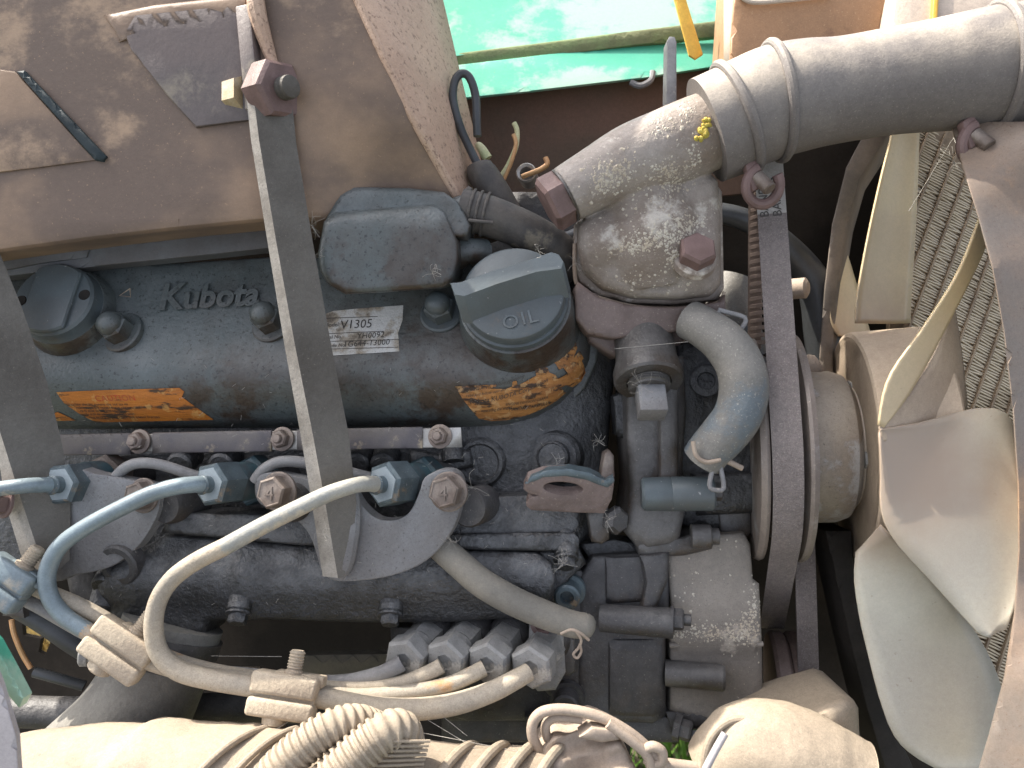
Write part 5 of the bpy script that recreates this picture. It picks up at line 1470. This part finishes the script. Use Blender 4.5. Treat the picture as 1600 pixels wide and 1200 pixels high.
# plug with cable loop, breather hose and wires
tag(MB().tube([(746, 213, -44), (745, 190, -44), (743, 150, -44), (734, 122, -44), (722, 115, -44), (711, 126, -44), (708, 155, -44), (718, 195, -44), (732, 228, -44), (750, 264, -44)], 6.5, seg=12, sub=8).build('cable_loop', M['rub2']), 'dark grey cable bent into a loop above the rubber plug', 'cable')
tag(MB().tube([(749, 258, -44), (754, 272, -44), (776, 306, -50), (800, 348, -62), (822, 390, -74)], [20, 24, 24, 23, 23], seg=22).build('rubber_plug', M['rub3']), 'black rubber cable plug behind the breather hose', 'plug')
bhz = thing('breather_hose', 'brown-black breather hose leaving the housing with a ribbed clamp', 'hose', (800, 360, -10))
MB().tube([(722, 328, 4), (752, 334, 6), (792, 348, 0), (836, 368, -12), (872, 390, -26), (900, 420, -50)], [33, 32, 31, 30, 28, 26], seg=26).build('hose_wall', M['rub3'], bhz)
for k in range(3):
    a, b = q(736 + k * 11, 330 + k * 2.6, 6), q(752 + k * 11, 334 + k * 2.6, 6)
    d = (b - a).normalized()
    x_, y_, _ = frame(d)
    MB().tube([tuple(a + (x_ * math.cos(u) + y_ * math.sin(u)) * 33) for u in (2 * math.pi * j / 28 for j in range(29))], 2.6, seg=8, sub=1, raw=True).build('clamp_ring', M['rub3'], bhz)
MB().tube([(732, 344, 40), (750, 346, 42), (770, 348, 40)], 3, seg=8).build('clamp_screw', M['rub3'], bhz)
MB().hf([(726, 296), (732, 290), (738, 294), (738, 316), (726, 318)], dz=20, depth=10, R=2, step=8).build('clamp_ear', M['rub3'], bhz)
tag(MB().tube([(746, 226, -70), (752, 232, -66), (762, 248, -66)], [5, 7, 8], seg=12).build('wire_end', M['gwire']), 'pale green wire end beside the cable loop', 'wire', 'loose wires by the plug')
tag(MB().tube([(803, 192, -90), (808, 205, -90), (806, 230, -92), (794, 258, -96), (780, 280, -100)], 4, seg=10).build('loose_wire', M['gwire']), 'long pale green wire curving up with a bright tip', 'wire', 'loose wires by the plug')
tag(MB().tube([(802, 210, -86), (806, 224, -86), (800, 250, -92), (784, 288, -100)], 3.2, seg=10).build('loose_wire', M['copper']), 'thin copper wire crossing the long pale wire', 'wire', 'loose wires by the plug')
tag(MB().tube([(852, 246, -84), (855, 256, -84), (846, 264, -86), (832, 270, -92), (816, 276, -100)], 4.2, seg=10).build('loose_wire', M['copper']), 'short bent copper wire in front of the steel ring terminal', 'wire', 'loose wires by the plug')
tag(MB().lathe(q(822, 270, -100), (-.2, .1, .97), [(-30, 15), (0, 16), (3, 14), (0, 10), (-30, 9)], seg=30).build('ring_terminal', M['steel']), 'bright steel ring terminal among loose wires', 'terminal')
tag(MB().tube([(835, 372, -60), (870, 378, -56), (905, 366, -70)], 12, seg=14).build('black_hose', M['rub2']), 'short black hose left of the thermostat housing', 'hose')
tag(MB().tube([(838, 362, -40), (852, 372, -36), (860, 388, -34), (866, 410, -36)], 3, seg=8).build('loose_wire', M['copper']), 'orange wire dropping behind the oil filler cap', 'wire', 'loose wires by the plug')
tag(MB().hf([(800, 300), (905, 300), (905, 400), (840, 380)], dz=-150, depth=30, R=4, step=20).build('back_bracket', M['castb']), 'dull dark bracket far behind the breather hose', 'bracket')
tag(MB().tube([(1120, 332, -180), (1160, 342, -180), (1210, 370, -190), (1270, 440, -210), (1285, 520, -220), (1290, 580, -230)], [16, 17, 20, 26, 28, 28], seg=20).build('lower_hose', M['rub2']), 'dark hose deep in the gap between belt and fan', 'hose')
tag(MB().tube([(1150, 432, -130), (1140, 470, -130), (1150, 520, -132), (1165, 560, -134)], [26, 36, 38, 38], seg=24).build('alternator_hose', M['bypass']), 'pale pipe elbow behind the cogged belt run', 'pipe')
tag(MB().lathe(q(1232, 452, -150), (.8, 0, .6), [(0, 16), (26, 16), (30, 10), (30, 0)], seg=18).build('small_knob', M['creamp']), 'small dusty knob behind the printed belt', 'knob')

# ------------------------------------------------------------------ rubber return hose end
rh = thing('return_hose', 'olive dusty rubber hose sloping down right below the curved lug', 'hose', (810, 930, 20))
MB().tube([(680, 848, 10), (712, 876, 24), (752, 910, 36), (800, 938, 44), (850, 960, 48), (890, 974, 50), (914, 978, 48)], [21, 22, 22.5, 22.5, 22, 21, 20], seg=26).lathe(q(914, 978, 48), (.9, -.25, .3), [(0, 20), (8, 18), (14, 12), (17, 0)], seg=24).build('hose_wall', M['oldhose'], rh, ang=60)
wt = MB().tube([(876, 990, 66), (892, 984, 70), (908, 990, 68), (920, 1000, 60)], 2.4, seg=8)
wt.tube([(900, 986, 70), (908, 1000, 66), (904, 1012, 62), (896, 1022, 60), (902, 1028, 60), (908, 1018, 60), (906, 1006, 64)], 2.2, seg=8)
tag(wt.build('wire_twist', M['creamp']), 'twisted tie wire hanging from the hose end', 'wire')

# ------------------------------------------------------------------ grey elbow, cross tube, left odds and ends
el_ = thing('rubber_elbow', 'wide grey rubber elbow with a band clamp below the left fuel pipes', 'hose', (230, 1070, 10))
MB().tube([(272, 972, -22), (252, 1030, -10), (228, 1085, 0), (196, 1140, 14), (150, 1200, 30)], [75, 76, 80, 88, 100], seg=44).build('elbow_wall', M['grub'], el_, ang=60)
d_ = (q(247, 1040, -8) - q(268, 985, -20)).normalized()
MB().lathe(q(268, 984, -20), d_, [(2, 76), (2, 80), (48, 81), (48, 77)], seg=56).build('band_clamp', M['pump'], el_)
MB().lathe(q(158, 1022, 20), (-.93, .1, .3), [(0, 22), (6, 22), (8, 18), (14, 18), (14, 15), (17, 15), (17, 18), (27, 18), (30, 14), (30, 0)], seg=26).build('clamp_screw', M['nutd'], el_)
tag(MB().tube([(-40, 1108, -70), (120, 1114, -70), (330, 1108, -70), (640, 1100, -70)], 24, seg=24).build('cross_tube', M['castb']), 'dark horizontal tube behind the grey elbow', 'tube')
tag(MB().tube([(20, 940, 0), (70, 970, -4), (120, 1004, -10), (180, 1040, -30)], 19, seg=18).build('black_hose', M['rub2']), 'black hose running behind the left pipe clamps', 'hose')
tag(MB().tube([(54, 1050, -10), (90, 1060, -12), (132, 1072, -20)], 8, seg=12).build('cable_sheath', M['rub2']), 'thin black cable sheath left of the grey elbow', 'cable')
tag(MB().tube([(18, 968, 0), (22, 990, 0), (34, 1020, -4), (48, 1044, -8)], 4, seg=10).build('loose_wire', M['copper']), 'orange wire hanging below the blue clamp', 'wire')
tag(MB().hf([(6, 940), (36, 944), (38, 966), (4, 962)], dz=30, depth=16, R=3, step=10).build('clamp_pad', M['pump']), 'grey pad below the blue clamp', 'pad')
tag(MB().hf([(-60, 980), (-14, 1030), (2, 1070), (14, 1110), (26, 1150), (32, 1240), (-60, 1240)], dz=330, depth=6, R=3, step=22).build('body_edge', M['lav']), 'pale out-of-focus panel edge in the lower left corner', 'panel')
tag(MB().hf([(-60, 950), (-8, 1004), (14, 1044), (38, 1090), (30, 1106), (4, 1076), (-60, 1030)], dz=300, depth=14, R=4, step=16).build('green_trim', M['green']), 'narrow green trim beside the pale panel edge', 'trim')
tag(MB().hf([(340, 1050), (400, 1048), (402, 1072), (340, 1076)], dz=-120, depth=20, R=2, step=20).build('far_bracket', M['creamp']), 'small pale bracket seen in the dark gap left of the pump nuts', 'bracket')
tag(MB().hf([(460, 1024), (612, 1022), (612, 1066), (480, 1068)], dz=-160, depth=20, R=3, step=30).build('olive_sheet', M['oldhose']), 'dim olive panel deep in the gap behind the fuel pipes', 'panel')

def crumple(o, strength, scale):
    t = bpy.data.textures.get('crumple_%g' % scale) or bpy.data.textures.new('crumple_%g' % scale, 'CLOUDS')
    t.noise_scale = scale
    t.noise_depth = 3
    md = o.modifiers.new('d', 'DISPLACE')
    md.texture = t
    md.texture_coords = 'LOCAL'
    md.strength = strength * K
    md.mid_level = 0.5
    return o


# ------------------------------------------------------------------ sunlit foreground hoses
bhs = thing('intake_hose', 'large cream dust-coated intake hose with bands along the bottom edge', 'hose', (330, 1210, 110))
MB().tube([(10, 1232, 130), (60, 1226, 130), (120, 1222, 132), (175, 1226, 134), (215, 1236, 138), (300, 1246, 140), (420, 1252, 142), (560, 1254, 142), (700, 1262, 140), (860, 1268, 140)],
          [72, 78, 84, 90, 104, 108, 108, 100, 92, 90], seg=96, sub=14).build('hose_wall', M['cream'], bhs, ang=60)
crumple(bhs.children[-1], 9, 0.02)
for k, px in enumerate((372, 424, 470)):
    c = q(px - 10, 1250, 141)
    a = Vector((0.80, -0.30, 0.50)).normalized()
    x_, y_, _ = frame(a)
    MB().tube([tuple(c + (x_ * math.cos(u) * 1.04 + y_ * math.sin(u) * 1.02) * 100) for u in (2 * math.pi * j / 48 for j in range(49))], 5, seg=10, sub=1, raw=True).build('hose_band', M['cream'], bhs)
for k, px in enumerate((690, 740, 790, 838)):
    c = q(px, 1266, 140)
    a = Vector((0.84, -0.3, 0.42)).normalized()
    x_, y_, _ = frame(a)
    MB().tube([tuple(c + (x_ * math.cos(u) * 1.05 + y_ * math.sin(u) * 1.02) * 88) for u in (2 * math.pi * j / 48 for j in range(49))], 7, seg=10, sub=1, raw=True).build('hose_band', M['cream'], bhs)
for k in range(9):
    MB().tube([(556 + k * 4, 1156 + k * 8, 240 - 4 * k), (610, 1158 + k * 7.5, 236 - 3 * k), (672 - k * 2, 1158 + k * 7, 222 - 3 * k)], 2.6, seg=8).build('pleat', M['cream'], bhs)
cgr = 'corrugated conduits in the foreground'
tag(MB().tube([(372, 1290, 230), (404, 1240, 228), (440, 1196, 224), (482, 1160, 218), (522, 1136, 208), (556, 1130, 192), (584, 1138, 168)], [30, 29, 28, 28, 27, 26, 25], seg=32, sub=10, corr=(9.5, 2.2)).build('corrugated_conduit', M['cream'], ang=60),
    'cream corrugated conduit, the left one of the foreground pair', 'conduit', cgr)
tag(MB().tube([(462, 1300, 246), (490, 1252, 242), (526, 1208, 236), (566, 1170, 228), (602, 1144, 218), (626, 1142, 202), (634, 1160, 184)], [33, 32, 31, 30, 29, 28, 27], seg=32, sub=10, corr=(9.5, 2.4)).build('corrugated_conduit', M['cream'], ang=60),
    'cream corrugated conduit, the right one ending over the pleated hose', 'conduit', cgr)

cw = thing('cable_bundle', 'looped pinkish dusty cables with a crumpled cover near the bottom edge', 'cable bundle', (930, 1160, 120))
MB().tube([(846, 1180, 130), (832, 1150, 134), (834, 1126, 136), (852, 1111, 138), (890, 1109, 140), (940, 1121, 142), (985, 1146, 144), (1020, 1176, 146), (1040, 1196, 148)], 8.5, seg=14).build('cable', M['creamp'], cw)
MB().tube([(866, 1172, 122), (853, 1146, 124), (855, 1128, 126), (872, 1120, 128), (910, 1124, 130)], 7.5, seg=14).build('cable', M['creamp'], cw)
MB().tube([(950, 1130, 150), (990, 1160, 152), (1012, 1182, 152), (1020, 1210, 152)], 8, seg=14).build('cable', M['creamp'], cw)
MB().tube([(1006, 1172, 150), (1020, 1166, 154), (1034, 1174, 154), (1034, 1190, 152), (1020, 1194, 150), (1010, 1186, 150)], 8, seg=12).build('cable', M['creamp'], cw)
MB().tube([(1010, 1190, 140), (1060, 1196, 140), (1110, 1202, 140)], 9, seg=12).build('cable', M['creamp'], cw)
MB().hf([(816, 1230), (832, 1178), (850, 1164), (870, 1150), (900, 1140), (925, 1132), (950, 1140), (966, 1150), (980, 1180), (1000, 1230)], dz=lambda x, y: 130 + 8 * math.sin(x * .06) + (y - 1150) * .4 + 6 * math.sin(y * .13 + x * .04), depth=60, R=9, step=5).build('crumpled_cover', M['creamp'], cw, ang=60)
crumple(cw.children[-1], 16, 0.012)
MB().hf([(905, 1152), (925, 1136), (962, 1140), (968, 1156), (940, 1160)], dz=156, depth=30, R=5, step=8).build('cover_flap', M['creamp'], cw)

dc = thing('air_duct', 'creased cream air duct with open mouth in the lower right foreground', 'duct', (1230, 1160, 110))
MB().tube([(1120, 1215, 110), (1160, 1180, 118), (1210, 1176, 126), (1265, 1200, 132), (1320, 1235, 138)], [62, 74, 78, 80, 84], seg=96, sub=20).build('duct_wall', M['cream'], dc, ang=60)
crumple(dc.children[-1], 6, 0.03)
MB().hf([(1180, 1140), (1226, 1116), (1262, 1104), (1300, 1095), (1318, 1089), (1334, 1094), (1341, 1106), (1344, 1180), (1346, 1260), (1180, 1260)], dz=lambda x, y: 112 - abs(x - 1290) * .12 + 5 * math.sin(x * .07 + y * .05), depth=110, R=42, step=10).build('duct_lobe', M['cream'], dc, ang=60)
crumple(dc.children[-1], 6, 0.03)
MB().tube([(1100, 1210, 150), (1104, 1170, 150), (1120, 1140, 148), (1150, 1124, 144), (1190, 1130, 150)], 6, seg=10).build('mouth_rim', M['cream'], dc)
tag(MB().tube([(1133, 1146, 196), (1116, 1176, 200), (1096, 1215, 206)], 6, seg=12).build('wire_rod', M['lav']), 'pale rod end lying across the air duct mouth', 'rod')

# ------------------------------------------------------------------ threads, fluff and seeds caught on the metal
wb = random.Random(21)
cob = MB()
for (px, py, dz, n, ln) in ((487, 352, 60, 14, 26), (870, 726, 12, 12, 26), (1004, 604, 60, 9, 30), (737, 762, 30, 14, 34), (935, 690, 20, 10, 16), (950, 812, 40, 12, 22), (676, 428, 90, 10, 18), (842, 392, 130, 8, 14), (704, 845, 70, 8, 18), (505, 835, 90, 6, 20), (880, 880, 30, 14, 26), (1492, 255, 0, 14, 36), (490, 400, 60, 10, 30), (900, 410, 20, 10, 20)):
    for k in range(n):
        a = wb.uniform(0, 6.28)
        L_ = ln * wb.uniform(.4, 1)
        b = wb.uniform(-6, 6)
        cob.tube([(px, py, dz), (px + math.cos(a) * L_ * .5 + b, py + math.sin(a) * L_ * .5 + b, dz + 5), (px + math.cos(a) * L_, py + math.sin(a) * L_, dz + wb.uniform(-6, 8))], .22, seg=4, sub=3)
for a, b in (((1490, 215, -20), (1420, 330, -60)), ((1490, 215, -20), (1520, 290, 60)), ((330, 1025, 40), (440, 1026, 40)), ((440, 1110, 110), (380, 1150, 130)), ((470, 1115, 110), (400, 1160, 150)), ((660, 1120, 100), (760, 1180, 140)), ((690, 1118, 100), (730, 1150, 120)), ((960, 545, 40), (1075, 534, 60)), ((660, 1145, 120), (840, 1180, 140))):
    cob.tube([a, b], .4, seg=4)
for k in range(130):
    px, py = wb.uniform(120, 900), wb.uniform(560, 950)
    z = cover_dz(px, py) if py < 665 else (40 if 500 < px < 710 and 800 < py < 900 else 20)
    a = wb.uniform(0, 6.28)
    L_ = wb.uniform(3, 9)
    cob.tube([(px, py, z + 2), (px + math.cos(a) * L_, py + math.sin(a) * L_, z + 4)], .22, seg=4)
cob.build('cobweb_threads', M['web'], kind='stuff', recalc=False)
